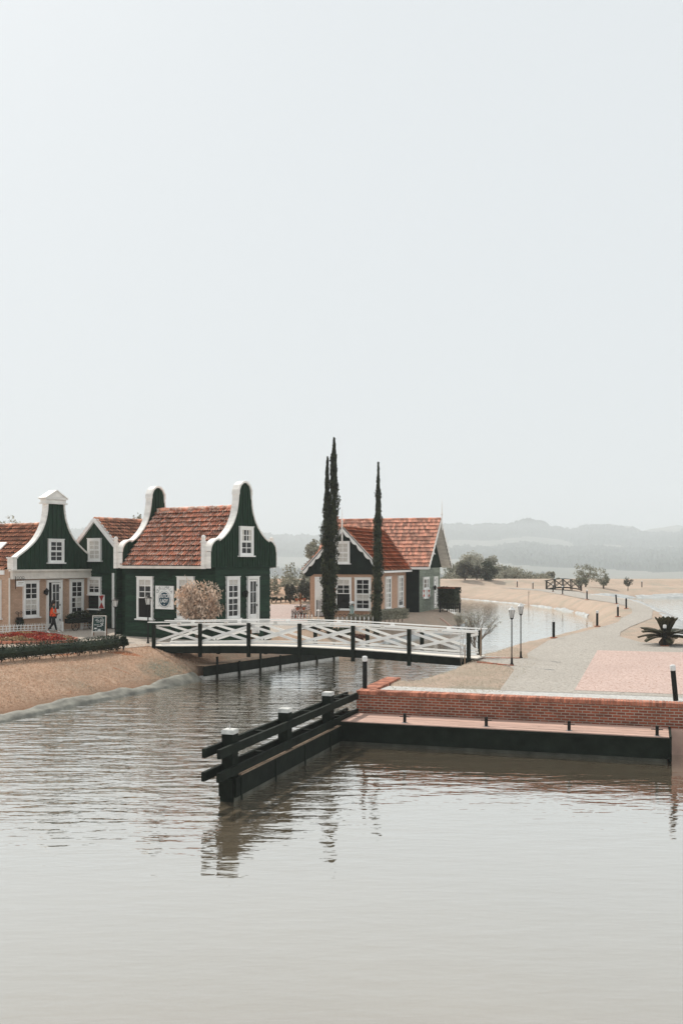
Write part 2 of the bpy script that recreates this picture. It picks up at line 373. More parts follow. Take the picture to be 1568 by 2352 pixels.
mc = mixc(t, ramp(t, noise(t, v, .12, 3), .3, .7), (.205,.163,.112), (.245,.195,.135)); L(t, mc, dif.inputs[0])
ms = t.nodes.new('ShaderNodeMixShader'); L(t, rp.outputs[0], ms.inputs[0]); L(t, dif.outputs[0], ms.inputs[1]); L(t, gl.outputs[0], ms.inputs[2]); L(t, ms.outputs[0], o.inputs[0])
sp = t.nodes.new('ShaderNodeSeparateXYZ'); L(t, v, sp.inputs[0])
def rng_(src, a, b_, c0=0., c1=1.):
    q = t.nodes.new('ShaderNodeMapRange'); q.interpolation_type = 'SMOOTHSTEP'; L(t, src, q.inputs[0])
    for i_, vv in zip((1,2,3,4), (a, b_, c0, c1)): q.inputs[i_].default_value = vv
    return q.outputs[0]
def mth(op, a, b_):
    q = t.nodes.new('ShaderNodeMath'); q.operation = op
    for i_, s_ in enumerate((a, b_)):
        if hasattr(s_, 'links'): L(t, s_, q.inputs[i_])
        else: q.inputs[i_].default_value = s_
    return q.outputs[0]
left = mth('MULTIPLY', rng_(sp.outputs[0], 2., -3.), rng_(sp.outputs[1], 15.5, 25))
far = mth('MULTIPLY', rng_(sp.outputs[1], 30, 36), rng_(sp.outputs[1], 46, 64, 1., .09))
amp = mth('ADD', mth('MAXIMUM', left, far), mth('ADD', .15, mth('MULTIPLY', rng_(sp.outputs[1], 17, 24, 0, .25), rng_(sp.outputs[1], 32, 50, 1, 0))))
v1 = ocoord(t, (.85,2.3,1), (0,0,.10)); v2 = ocoord(t, (2.4,6.,1), (0,0,-.12)); v3 = ocoord(t, (.5,1.5,1), (0,0,.25))
hh = mth('ADD', mth('MULTIPLY', noise(t, v1, 1.0, 2, .45), 1.), mth('ADD', mth('MULTIPLY', noise(t, v2, 1.0, 2, .5), .42), mth('MULTIPLY', noise(t, v3, 1., 1), .9)))
hh = mth('MULTIPLY', hh, amp)
bn = t.nodes.new('ShaderNodeBump'); bn.inputs['Strength'].default_value = 1; bn.inputs['Distance'].default_value = .047; L(t, hh, bn.inputs['Height'])
for s_ in (gl, dif, lw): L(t, bn.outputs[0], s_.inputs['Normal'])
M['water'] = m
tag(g.build('water', m), kind='structure')

# pond liner strips
def offset_line(pts, d):
    out = []
    for i, p in enumerate(pts):
        a = Vector(pts[max(0,i-1)]); b = Vector(pts[min(len(pts)-1,i+1)]); tt = (b-a).normalized(); out.append((p[0]+tt.y*d*-1, p[1]+tt.x*d))
    return out
def dens(pts, st):
    out = []
    for a, b in zip(pts[:-1], pts[1:]):
        n = max(1, int(math.dist(a, b)/st)); out += [(a[0]+(b[0]-a[0])*i/n, a[1]+(b[1]-a[1])*i/n) for i in range(n)]
    return out+[pts[-1]]
def smooth(pts, it=1):
    for _ in range(it):
        q = [pts[0]]
        for a, b in zip(pts[:-1], pts[1:]): q += [(a[0]*.75+b[0]*.25, a[1]*.75+b[1]*.25), (a[0]*.25+b[0]*.75, a[1]*.25+b[1]*.75)]
        pts = q+[pts[-1]]
    return pts
def liner(pts, side, rows, mt, name='pond_liner'):
    pts = dens(smooth(pts, 2), .3); g = MB(); rws = []
    for k_, (dd, zz) in enumerate(rows):
        q = offset_line(pts, dd*side)
        rw = []
        for i, (x, y) in enumerate(q):
            jit = .05*math.sin(i*.7+k_)+.04*math.sin(i*1.9+2*k_)+.05*math.sin(i*.23)
            x2, y2 = x, y
            z = zz if zz is not None and k_ == 0 else gz(x2, y2)+zz
            rw.append((x2, y2, z+(jit*.5 if 0 < k_ < len(rows)-1 else 0)))
        rws.append(rw)
    n = len(pts)
    for rw in rws: g.v += rw
    for k_ in range(len(rws)-1): g.f += [(k_*n+i, k_*n+i+1, (k_+1)*n+i+1, (k_+1)*n+i) for i in range(n-1)]
    g.m = [0]*len(g.f)
    tag(g.build(name, mt, smooth=True), kind='structure')
M['liner'] = mat('grey_pond_liner', (.20,.195,.165), .6, .45, 1.8, bmp=.3, bscale=4, stretch=(1,1,1))
M['liner_white'] = mat('pale_pond_liner', (.42,.43,.42), .6, .25, 1.2, bmp=.4, bscale=2.5)
liner([(-17,18),(-13.6,27),(-11.07,32.3),(-9.38,36.6),(-7.9,39.8),(-6.7,42.4),(-6.15,44.2)], 1, [(-.12,-.35),(.06,.09),(.2,.07),(.36,.06),(.5,.04),(.58,-.06)], M['liner'])
liner([(.9,57),(2.4,63),(7,71.5),(10,78)], 1, [(-.12,-.35),(.06,.09),(.2,.07),(.34,.05),(.42,-.06)], M['liner_white'])
liner([(20.6,54.5),(21,56.5),(22.4,60),(25,68),(27.5,79),(30.2,92),(32,102),(32.2,112),(31.5,122),(34,135),(42,141),(70,143),(110,142)], 1,
      [(-.2,-.4),(.2,.12),(.9,.06),(1.8,.05),(2.4,.03),(2.8,-.08)], M['liner_white'])
liner([(24,51.2),(21.6,53),(20.5,55),(21,57.5)], 1, [(-.2,-.4),(.2,.12),(1.2,.06),(2.2,.05),(2.9,.03),(3.1,-.08)], M['liner_white'])
liner([(16.5,138),(19.2,129),(22,118.8),(23.2,109),(23.5,101),(23.0,93.4)][::-1], -1, [(-.2,-.4),(.08,.08),(.2,.05),(.28,-.08)], M['liner_white'])

# paved areas and paths, each sheet a few mm above the one below
def sheet(name, pts, z, mt):
    g = MB(); g.add([(x, y, z) for x, y in pts], [tuple(range(len(pts)))]); return tag(g.build(name, mt), kind='structure')
def cobble(name, c1, c2, gap, scale=6.):
    m, t, b, o = nodes(name); v = ocoord(t)
    vo = t.nodes.new('ShaderNodeTexVoronoi'); vo.feature = 'DISTANCE_TO_EDGE'; vo.inputs['Scale'].default_value = scale; L(t, v, vo.inputs['Vector'])
    v2 = t.nodes.new('ShaderNodeTexVoronoi'); v2.inputs['Scale'].default_value = scale; L(t, v, v2.inputs['Vector'])
    sp = t.nodes.new('ShaderNodeSeparateColor'); L(t, v2.outputs['Color'], sp.inputs[0])
    c = mixc(t, sp.outputs[0], c1, c2)
    c = mixc(t, ramp(t, noise(t, v, .35, 5, .6), .35, .7), c, mul(c1, .82))
    c = mixc(t, ramp(t, noise(t, v, 4, 6, .7), .5, .75), c, mul(c1, .7))
    c = mixc(t, ramp(t, vo.outputs['Distance'], .02, .09), gap, c)
    L(t, c, b.inputs['Base Color']); b.inputs['Roughness'].default_value = .85; b.inputs['Specular IOR Level'].default_value = .25
    bump(t, b, vo.outputs['Distance'], .5, .05); return m
M['path'] = cobble('grey_cobbles', (.47,.435,.385), (.41,.385,.345), (.28,.25,.215))
M['pinkpath'] = cobble('pink_cobbles', (.62,.475,.42), (.55,.42,.37), (.38,.25,.20), 6)
M['plaza'] = cobble('beige_cobbles', (.52,.45,.385), (.46,.40,.34), (.30,.25,.20), 5)
M['pinkroad'] = cobble('pale_pink_cobbles', (.54,.42,.38), (.46,.37,.33), (.33,.25,.21), 4)
M['gravel'] = mat('pale_grey_gravel', (.50,.49,.465), .95, .25, 12, bmp=.6, bscale=60)
sheet('plaza', [(-22.5,28.5),(-13.9,39.8),(-10.2,44.8),(-8.9,46.6),(-8.0,48),(-3.6,55.2),(-2.2,58),(-1.5,62),(-2.6,68.5),(-3.2,78),(-60,78),(-60,28.5)], 1.308, M['plaza'])
sheet('road', [(-2.1,64.5),(-2.7,69),(-3.2,73),(-3,80),(2,90),(-26,90),(-26,66),(-8,66)], 1.314, M['pinkroad'])
wl = lambda x, o_: (x + o_*.296, 30.2-.31*(x-.45) + o_*.955)   # a line parallel to the brick quay wall, o_ metres behind it
sheet('gravel_strip', [wl(.9,.3), wl(40,.3), wl(40,1.75), wl(1.0,1.75)], 1.300, M['gravel'])
sheet('path', [wl(4.35,1.7),(6.29,36.3),(6.35,37.4),(5.3,40.4),(5.8,41.8),(7.6,40.6),(7.95,42.7),(10.3,49.7),(12.8,54.5),(15.4,59.4),(17.9,64.5),(19.5,69.3),(22,75.5),(23.6,81),(24.9,87.1),(25.5,95.3),(25.2,104),(25.6,114),(26,130.7),(23.2,145),(25,145),(29,134),(30.2,127),(28.9,117),(29.2,107.6),(28.8,100.5),(27.8,92.4),(25.3,81),(21.4,68.8),(17.3,59.8),(15.5,55.4),(14.6,52.3),(14.6,48.6),(16.2,47),(30,43),(45,38),wl(40,1.7)], 1.306, M['path'])
u31 = (.296,.955)
sheet('pink_paving', [(7.15,30.6),(11.35,44.2),(36,36.6),wl(38,1.95)], 1.312, M['pinkpath'])

# far country: valley floor, fields and wooded ridges
rs = [182.]
while rs[-1] < 5200: rs.append(rs[-1]*1.018+1)
rs = np.array(rs); an = np.linspace(-.62, .62, 760)
A, Rr = np.meshgrid(an, rs); X = Rr*np.tan(A); Y = Rr
def fz(A, Rr):
    px = 784+np.tan(A)*F
    yc_l = 1218+3*np.sin(px*.02)+4*np.sin(px*.009+1); yc_r = 1212-5*np.sin((px-1000)*.011)+3*np.sin(px*.035)
    s = 1/(1+np.exp(-(px-860)/60)); crest = yc_l*(1-s)+yc_r*s
    crest = crest + 14*np.exp(-((px-560)/260)**2) - 8*np.exp(-((px-330)/60)**2)
    t1 = np.clip((Rr-1400)/2900, 0, 1)
    row = 1352 + (crest-1352)*t1**.85
    z = CAMZ-(row-HZ)*Rr/F
    z = np.where(Rr > 4300, CAMZ-(crest-HZ)*4300/F - (Rr-4300)*.08, z)
    z = np.where(Rr < 1400, np.minimum(z, -9-(Rr-182)*.026), z)
    return z
Z = fz(A, Rr)
def vn(x, y, s, seed):
    r_ = np.random.default_rng(seed); out = np.zeros(x.shape)
    for o_ in range(4):
        fr = r_.normal(size=(6,2))*s*2**o_; ph = r_.random(6)*6.28
        for i in range(6): out += np.sin(x*fr[i,0]+y*fr[i,1]+ph[i])/2**o_/3
    return out
roll = vn(X, Y, .0016, 3)*np.clip((Rr-1500)/1500, 0, 1)*6
Z += roll*.35
pxr = 784+np.tan(A)*F
band = vn(X*.6, Y*1.0, .0030, 8)
forest = (band > -.45) | ((Rr > 3100) & (Rr < 4500) & (pxr < 900))
field = ((pxr < 760) & (Rr > 2250) & (Rr < 3100)) | ((pxr < 760) & (Rr < 1950)) | ((pxr > 1180+150*np.sin(Rr*.004)) & (Rr > 1500) & (Rr < 1950))
forest &= ~field; forest &= Rr > 1500
hedge_ = (pxr < 770) & (Rr > 1990) & (Rr < 2200) & (band > -.4)
forest |= hedge_
r_ = np.random.default_rng(9)
Z += np.where(forest, (5+7*r_.random(Z.shape)+3*vn(X, Y, .05, 4))*1.3, 0)
# faraway tree clumps standing on the skyline
for (p0, p1, hh_) in ((1040,1062,9),(1180,1262,10),(1268,1296,6),(1330,1470,14),(1480,1568,6),(1100,1130,5)):
    sel = (pxr > p0) & (pxr < p1) & (Rr > 4000) & (Rr < 4350)
    Z += np.where(sel, hh_*1.1*(.85+.3*r_.random(Z.shape))*np.clip(np.minimum(pxr-p0, p1-pxr)/14, .3, 1), 0)
nx, ny = len(an), len(rs)
def submesh(mask, name, mt, lab=None, cat=None, kind='structure'):
    q = mask[:-1,:-1] | mask[1:,:-1] | mask[:-1,1:] | mask[1:,1:] if kind == 'stuff' else mask[:-1,:-1] & mask[1:,:-1] & mask[:-1,1:] & mask[1:,1:]; J, I = np.nonzero(q)
    used = {}; vs = []; fs = []
    idx = np.full(Z.shape, -1, int)
    need = np.zeros(Z.shape, bool)
    for dj, di in ((0,0),(0,1),(1,1),(1,0)): need[J+dj, I+di] = True
    idx[need] = np.arange(need.sum())
    g = MB(); g.v = list(zip(X[need].tolist(), Y[need].tolist(), Z[need].tolist()))
    g.f = list(zip(idx[J,I].tolist(), idx[J,I+1].tolist(), idx[J+1,I+1].tolist(), idx[J+1,I].tolist()))
    o = g.build(name, mt, smooth=False); return tag(o, lab, cat, kind=kind)
m, t, b, o = nodes('far_fields'); v = ocoord(t)
c = mixc(t, ramp(t, noise(t, ocoord(t, (1,.5,1)), .004, 4), .4, .6), (.17,.165,.13), (.115,.125,.095))
c = mixc(t, ramp(t, noise(t, v, .012, 5), .5, .7), c, (.22,.20,.165))
L(t, c, b.inputs['Base Color']); b.inputs['Roughness'].default_value = 1; M['far'] = m
M['forest'] = mat('far_forest', (.035,.048,.034), 1, .5, .012, spec=0)
submesh(~forest, 'hills', M['far'])
submesh(forest, 'far_woods', M['forest'], 'hazy dark woods covering the far hillsides beyond the park', 'woods', 'stuff')
# ------------------------------------------------------------------ buildings
class House:
    def __init__(s, name, label, x, y, ang, base=1.3, cat='house', group=None):
        s.x, s.y, s.base, s.a = x, y, base, ang
        s.ux, s.uy = math.cos(ang), math.sin(ang)
        s.root = empty(name, (x, y, base), ang, label=label, cat=cat, group=group)
    def w2l(s, X, Y): dx, dy = X-s.x, Y-s.y; return dx*s.ux+dy*s.uy, -dx*s.uy+dy*s.ux
    def part(s, mb, name, mt, parent=None, smooth=False):
        mb.v = [(a, b, c-s.base) for a, b, c in mb.v]
        return mb.build(name, mt, parent or s.root, smooth=smooth)
class Plane:                      # a wall plane of a house: origin, direction, outward normal (house coordinates)
    def __init__(s, h, o, e, n): s.h, s.o, s.e, s.n = h, o, e, n
    def P(s, a, z, out=0): return (s.o[0]+s.e[0]*a+s.n[0]*out, s.o[1]+s.e[1]*a+s.n[1]*out, z)
    def sz(s, px, py=1287):
        h = s.h; W = lambda p: (h.x+p[0]*h.ux-p[1]*h.uy, h.y+p[0]*h.uy+p[1]*h.ux)
        o = W(s.o); q = W((s.o[0]+s.e[0], s.o[1]+s.e[1])); ex, ey = q[0]-o[0], q[1]-o[1]
        r = (px-784)/F; t = (r*o[1]-o[0])/(ex-r*ey); d = o[1]+ey*t
        return t, CAMZ-(py-HZ)*d/F
    def box(s, mb, a0, a1, z0, z1, o0, o1, m=0):
        c = [s.P(a, z, o) for z in (z0, z1) for (a, o) in ((a0,o0),(a1,o0),(a1,o1),(a0,o1))]
        mb.hexa(c[:4], c[4:], m)
    def prism(s, mb, pts, o0, o1, m=0):
        n = len(pts); mb.add([s.P(a, z, o0) for a, z in pts]+[s.P(a, z, o1) for a, z in pts],
            [tuple(range(n-1,-1,-1)), tuple(range(n, 2*n))]+[(i, (i+1)%n, n+(i+1)%n, n+i) for i in range(n)], m)
    def bar(s, mb, p, q, w_, o0, o1, m=0):     # strip in the wall plane
        d = Vector((q[0]-p[0], q[1]-p[1])).normalized(); nn = Vector((-d.y, d.x))*w_/2
        s.prism(mb, [(p[0]-nn.x, p[1]-nn.y), (q[0]-nn.x, q[1]-nn.y), (q[0]+nn.x, q[1]+nn.y), (p[0]+nn.x, p[1]+nn.y)], o0, o1, m)

M['gap_shade'] = mat('tile_gap_shade', (.02,.014,.01), .9, .2, 4)  # slab under the tiles; shade of the course gaps put into its colour
def siding(pl, mb, a0, a1, z0, z1, h=.28, out=.062, seed=1):
    r = random.Random(seed); z = z0
    while z < z1-.02:
        zt = min(z1, z+h); cuts = [a0]; x = a0+r.uniform(.8, 3.2)
        while x < a1-.7: cuts.append(x); x += r.uniform(1.6, 3.4)
        cuts.append(a1)
        for c0, c1 in zip(cuts[:-1], cuts[1:]):
            j = r.uniform(-.008, .008); q = out+r.uniform(-.006, .008)
            A = [pl.P(c0+.003, z-.01+j, 0), pl.P(c1-.003, z-.01+j, 0), pl.P(c1-.003, z-.01+j, q), pl.P(c0+.003, z-.01+j, q)]
            B = [pl.P(c0+.003, zt+.01, 0), pl.P(c1-.003, zt+.01, 0), pl.P(c1-.003, zt+.01, .012), pl.P(c0+.003, zt+.01, .012)]
            mb.hexa(A, B)
        z += h

def window(h, pl, s0, s1, z0, z1, cols=2, top=3, bot=3, cas=.11, sill=True, curtain=None, lower_open=False, mt='white', shelf=None, out=0, wide=0):
    f = MB(); o = out
    pl.box(f, s0, s0+cas, z0, z1, o, o+.12); pl.box(f, s1-cas, s1, z0, z1, o, o+.12)
    pl.box(f, s0+cas, s1-cas, z1-cas, z1, o, o+.12); pl.box(f, s0+cas, s1-cas, z0, z0+cas*.7, o, o+.118)
    pl.box(f, s0-.03, s1+.03, z1, z1+.035, o, o+.15)
    i0, i1, j0, j1 = s0+cas, s1-cas, z0+cas*.7, z1-cas; zm = j0+(j1-j0)*bot/(top+bot) if bot else j0
    def sash(b0, b1, rows, oo):
        fr = .05
        pl.box(f, i0, i0+fr, b0, b1, o+.05, oo); pl.box(f, i1-fr, i1, b0, b1, o+.05, oo)
        pl.box(f, i0+fr, i1-fr, b1-fr, b1, o+.05, oo-.002); pl.box(f, i0+fr, i1-fr, b0, b0+fr, o+.05, oo-.002)
        for c_ in range(1, cols):
            x = i0+(i1-i0)*c_/cols; pl.box(f, x-.018, x+.018, b0+fr, b1-fr, o+.055, oo-.012)
        for r_ in range(1, rows):
            z = b0+(b1-b0)*r_/rows; pl.box(f, i0+fr, i1-fr, z-.018, z+.018, o+.055, oo-.015)
    sash(zm, j1, top, o+.105)
    if bot and not lower_open: sash(j0, zm-.002, bot, o+.09)
    wp = h.part(f, 'window', M[mt])
    g_ = MB(); pl.box(g_, i0, i1, zm, j1, o+.03, o+.058)
    if bot and not lower_open: pl.box(g_, i0, i1, j0, zm-.003, o+.03, o+.056)
    h.part(g_, 'pane', M['glass'], wp)
    if lower_open:
        d = MB(); pl.box(d, i0, i1, j0, zm-.004, o+.02, o+.054); h.part(d, 'painted_opening', M['dark'], wp)
    if curtain:
        for (ca, cb, z_a, z_b) in curtain:
            c_ = MB(); n = 14; xa, xb = i0+(i1-i0)*ca, i0+(i1-i0)*cb; za, zb = j0+(j1-j0)*z_a, j0+(j1-j0)*z_b
            for k in range(n):
                x0, x1 = xa+(xb-xa)*k/n, xa+(xb-xa)*(k+1)/n; dz = .03*(k % 2)
                c_.add([pl.P(x0, za+dz, o+.062+.003*(k%2)), pl.P(x1, za+.03-dz, o+.062+.003*((k+1)%2)), pl.P(x1, zb, o+.062), pl.P(x0, zb, o+.062)], [(0,1,2,3)])
            h.part(c_, 'curtain', M['curtain'], wp)
    if sill:
        q = MB(); pl.box(q, s0-.09-wide, s1+.09+wide, z0-.07, z0-.002, o, o+.18); h.part(q, 'sill', M[mt], wp)
    return wp

def tile_slope(mb, P0, e, s, nrm, length, slen, rows, pitch=.2, amp=.036, th=.10, trim=None, seed=0):
    """courses of pantiles: P0 lower corner, e along the ridge, s up the slope, nrm the slope's normal"""
    P0, e, s, nrm = Vector(P0), Vector(e), Vector(s), Vector(nrm); r = random.Random(seed)
    nt_ = max(1, round(length/pitch)); p = length/nt_; K = 4
    for k in range(rows):
        t0, t1 = slen*k/rows, slen*(k+1)/rows + (.04 if k < rows-1 else 0)
        for i in range(nt_):
            a = i*p; jo = r.uniform(-.012, .012); jt = r.uniform(-.012, .012)
            if trim:
                lo, hi = trim(t0/slen)
                if a < lo or a+p > hi: continue
            vs = []
            for c_ in range(K+1):
                u = c_/K; hgt = amp*(math.cos(u*math.pi*1.55)*1.0+.15)*1.1
                vs.append(P0+e*(a+p*u)+s*(t0+jt)+nrm*(th+hgt+jo))
            for c_ in range(K+1):
                u = c_/K; hgt = amp*(math.cos(u*math.pi*1.55)*1.0+.15)*1.1
                vs.append(P0+e*(a+p*u)+s*t1+nrm*(.008+hgt+jo))
            for c_ in range(K+1): vs.append(vs[c_]-nrm*.014)
            fs = [(c_, c_+1, K+1+c_+1, K+1+c_) for c_ in range(K)]+[(2*(K+1)+c_, 2*(K+1)+c_+1, c_+1, c_) for c_ in range(K)]
            mb.add(vs, fs)
    a = P0-nrm*.06; mb.hexa([a, a+e*length, a+e*length+nrm*.05, a+nrm*.05], [x+s*slen for x in (a, a+e*length, a+e*length+nrm*.05, a+nrm*.05)], 1)

def gable_roof(h, axis, a0, a1, c0, c1, ze, zr, rows, mt, pitch=.2, side='both', fascia='white', trims=None, ridge=True, th=.115, seed=1):
    """axis 'y': ridge runs along house Y from a0 to a1, eaves at x = c0 and x = c1"""
    cm = (c0+c1)/2; hw = (c1-c0)/2; rise = zr-ze; sl = math.hypot(hw, rise)
    e = (0,1,0) if axis == 'y' else (1,0,0)
    mb = MB()
    for i, (c_, sg) in enumerate(((c0, 1), (c1, -1))):
        P0 = (c_, a0, ze) if axis == 'y' else (a0, c_, ze)
        s_ = (sg*hw/sl, 0, rise/sl) if axis == 'y' else (0, sg*hw/sl, rise/sl)
        nn = (-sg*rise/sl, 0, hw/sl) if axis == 'y' else (0, -sg*rise/sl, hw/sl)
        tile_slope(mb, P0, e, s_, nn, a1-a0, sl, rows, pitch, trim=trims[i] if trims else None, th=th, seed=seed+i)
    rf = h.part(mb, 'roof', [mt, M['gap_shade']])
    if ridge:
        q = MB(); n = int((a1-a0)/.33)
        for i in range(n):
            y0, y1 = a0+(a1-a0)*i/n, a0+(a1-a0)*(i+1)/n-.005; zz = zr+.015+.012*(i%2)
            if axis == 'y': q.tube([(cm, y0, zz), (cm, y1, zz)], [.115, .105], 8)
            else: q.tube([(y0, cm, zz), (y1, cm, zz)], [.115, .105], 8)
        h.part(q, 'ridge_tiles', mt, rf)
    return rf

def ribbon(pl, mb, pts, t, o0, o1, m=0):
    """band of thickness t lying outside the outline pts (a, z) and running from depth o0 to o1"""
    n = len(pts); nor = []
    for i in range(n):
        a, b = Vector(pts[max(0,i-1)]), Vector(pts[min(n-1,i+1)]); d = (b-a).normalized(); nor.append(Vector((-d.y, d.x)))
    ring = []
    for p, q in zip(pts, nor):
        i_ = (p[0]-q.x*.03, p[1]-q.y*.03); o_ = (p[0]+q.x*t, p[1]+q.y*t)
        ring.append([pl.P(*i_, o0), pl.P(*o_, o0), pl.P(*o_, o1), pl.P(*i_, o1)])
    b = len(mb.v)
    for r_ in ring: mb.v += r_
    for i in range(n-1):
        for k in range(4): mb.f.append((b+4*i+k, b+4*i+(k+1)%4, b+4*i+4+(k+1)%4, b+4*i+4+k)); mb.m.append(m)
    mb.f += [(b, b+1, b+2, b+3), (b+4*(n-1)+3, b+4*(n-1)+2, b+4*(n-1)+1, b+4*(n-1))]; mb.m += [m, m]
def cr(pts, k=6):
    """smooth curve through points"""
    P = [Vector(p) for p in pts]; P = [P[0]*2-P[1]]+P+[P[-1]*2-P[-2]]; out = []
    for i in range(1, len(P)-2):
        for j in range(k):
            t = j/k; a, b, c_, d = P[i-1:i+3]
            out.append(tuple(.5*((2*b)+(c_-a)*t+(2*a-5*b+4*c_-d)*t*t+(3*b-a-3*c_+d)*t**3)))
    return out+[tuple(P[-2])]
def battens(pl, mb, xc, outl, z0, half, step=.2, w_=.035, o0=0, o1=.035, skip=None):
    """outl: half outline [(dx, z)] from the centre outwards; vertical cover strips clipped to it"""
    dx = [p[0] for p in outl]; zz = [p[1] for p in outl]; n = int(half/step)
    for i in range(-n, n+1):
        x = i*step+step*.37
        if abs(x) > half-.05: continue
        zt = float(np.interp(abs(x)+w_, dx, zz))-.03
        if zt > z0+.05: pl.box(mb, xc+x-w_/2, xc+x+w_/2, z0, zt, o0, o1)
def shutter(pl, h, a0, a1, z0, z1, o0=.13, red='red'):
    q = MB(); pl.box(q, a0, a1, z0, z1, o0, o0+.03); sh = h.part(q, 'shutter', M['white'])
    q = MB(); am, zm = (a0+a1)/2, (z0+z1)/2
    pl.prism(q, [(a0+.03, z0+.03), (a1-.03, z0+.03), (am, zm-.02)], o0+.028, o0+.036); pl.prism(q, [(a0+.03, z1-.03), (am, zm+.02), (a1-.03, z1-.03)], o0+.028, o0+.036)
    h.part(q, 'painted_triangles', M[red], sh); return sh
def wall_lantern(h, pl, a, z, sc_=1.):
    q = MB(); pl.box(q, a-.04, a+.04, z-.1, z+.1, .03, .07)
    q.tube([pl.P(a, z+.05, .06), pl.P(a, z+.13, .16), pl.P(a, z+.16, .24)], .012, 6)
    c = pl.P(a, z-.12*sc_, .24)
    q.lathe(c, [(.03,-.06),(.075,-.02),(.08,.0)], 6); q.lathe(c, [(.13,.22),(.09,.26),(.05,.31),(.015,.36)], 6)
    for k in range(6):
        an = k*math.pi/3; q.tube([(c[0]+.075*math.cos(an), c[1]+.075*math.sin(an), c[2]), (c[0]+.12*math.cos(an), c[1]+.12*math.sin(an), c[2]+.22)], .008, 4)
    l_ = h.part(q, 'wall_lantern', M['iron'])
    q = MB(); q.lathe(c, [(.066,.005),(.106,.215)], 6); h.part(q, 'lamp_glass', M['glass'], l_)

TH = math.atan2(.827, .562)
ux, uy = math.cos(TH), math.sin(TH)

# ---- green curved-gable shop (nearest green house)
h = House('green_gabled_house', 'dark green boarded shop with two white-edged curved gables, beside the white bridge', -6.26, 49.2, TH)
front = Plane(h, (0,0), (1,0), (0,-1)); side = Plane(h, (0,0), (0,1), (-1,0))
Wd = front.sz(619)[0]; LY = 6.2
zE = 5.03
q = MB(); q.box(.02, Wd-.02, .02, LY-.02, 1.15, zE+.3)
siding(side, q, 0, LY, 1.5, zE+.02, seed=3); siding(front, q, 0, Wd, 1.5, zE+.02, seed=4)
pr = Plane(h, (Wd,0), (0,1), (1,0)); siding(pr, q, 0, LY, 1.5, zE+.02, seed=5)
pb = Plane(h, (0,LY), (1,0), (0,1)); siding(pb, q, 0, Wd, 1.5, zE+.02, seed=6)
side.box(q, -.06, LY+.06, 1.1, 1.52, .02, .09); front.box(q, -.06, Wd+.06, 1.1, 1.52, .02, .092)
# clapboard ends sticking out at the far left corner
h.part(q, 'wall', M['green'])
q = MB(); q.box(.3, Wd-.4, LY+.03, LY+.72, 1.15, zE+.2); z = 1.35
for k in range(13): q.hexa([(-.13,LY+.62,z),(.35,LY+.62,z),(.35,LY+.72,z),(-.13,LY+.72,z)], [(-.04,LY+.62,z+.27),(.35,LY+.62,z+.27),(.35,LY+.72,z+.27),(-.04,LY+.72,z+.27)]); z += .28
h.part(q, 'rear_boards', M['green'])
xc = Wd/2; ov = .5
Z = lambda py: front.sz(559, py)[1]
zr = ZD(1165, 51.2); zb = zE-.08
def half_outline(shift):
    # half outline, centre outwards (metres), read on the right-hand half of the near gable
    def X(px): return front.sz(px)[0]-xc
    def zz(px, py): return front.sz(px, py)[1]
    arch = [(0, zz(559,1108)), (.17, zz(559,1109.5)), (.36, zz(559,1116)), (.48, zz(559,1126)), (.50, zz(559,1137))]
    curve = cr([(.47, zz(559,1124)), (.53, zz(563,1150)), (.66, zz(567,1178)), (.92, zz(572,1203)), (1.25, zz(580,1221)), (1.62, zz(589,1235)), (1.98, zz(598,1244))], 5)
    quarter = [(1.93+.68*math.sin(t), zz(612,1262)-.14+.62*math.cos(t)) for t in [i*math.pi/2/8 for i in range(9)]]
    return arch, curve, quarter
arch, curve, quarter = half_outline(0)
outline = [(0, arch[0][1])]+arch[1:4]+curve[1:]+quarter[1:]
half = quarter[-1][0]
full = [(xc+dx, z) for dx, z in outline]+[(xc+half, zb)]+[(xc-half, zb)]+[(xc-dx, z) for dx, z in outline[::-1]][:-1]
for y0, nm in ((0, 'near'), (LY-.06, 'far')):
    pg = Plane(h, (0, y0), (1,0), (0,-1))
    q = MB(); pg.prism(q, full, -.12, .10)
    battens(pg, q, xc, outline, zb+.02, half, .2, .04, .10, .135)
    g_ = h.part(q, 'gable', M['green_gable'])
    q = MB()
    for sgn in (1, -1):
        flip = lambda pts: [(xc+sgn*a, z) for a, z in pts]
        def rib(pts, t, o0, o1):
            pp = flip(pts); pp = pp if sgn == 1 else pp[::-1]; ribbon(pg, q, pp, t, o0, o1)
        rib(quarter, .05, -.25, .14); rib(curve, .042, -.25, .155); rib(curve[-2:], .065, -.27, .17)
        pg.box(q, *sorted((xc+sgn*half, xc+sgn*(half+.045))), zb-.05, quarter[-1][1]-.02, -.3, .14)
    ap = [(xc-a, z) for a, z in arch[::-1]]+[(xc+a, z) for a, z in arch[1:]]
    ribbon(pg, q, ap, .07, -.27, .18)
    cp = h.part(q, 'coping', M['coping'], g_)
    for sgn in (1, -1):
        q = MB(); xx = xc+sgn*(half+.09); yy = y0+.26
        zt = quarter[4][1]+.12
        q.box(xx-.09, xx+.09, yy-.09, yy+.09, zb-.07, zt-.12); q.box(xx-.12, xx+.12, yy-.12, yy+.12, zt-.12, zt-.05)
        q.box(xx-.07, xx+.07, yy-.07, yy+.07, zt-.05, zt+.06); q.sphere((xx, yy, zt+.15), .11, 10)
        h.part(q, 'corner_post', M['coping'], g_)
gable_roof(h, 'y', .32, LY-.1, xc-half-.02, xc+half+.02, zE-.02, zr, 12, M['tile_old'], .17, seed=7)
q = MB(); q.box(xc-half-.06, xc-half, .3, LY-.1, zE-.15, zE-.01); h.part(q, 'gutter_board', M['cream'])
def zz_(pl, px, py): return pl.sz(px, py)
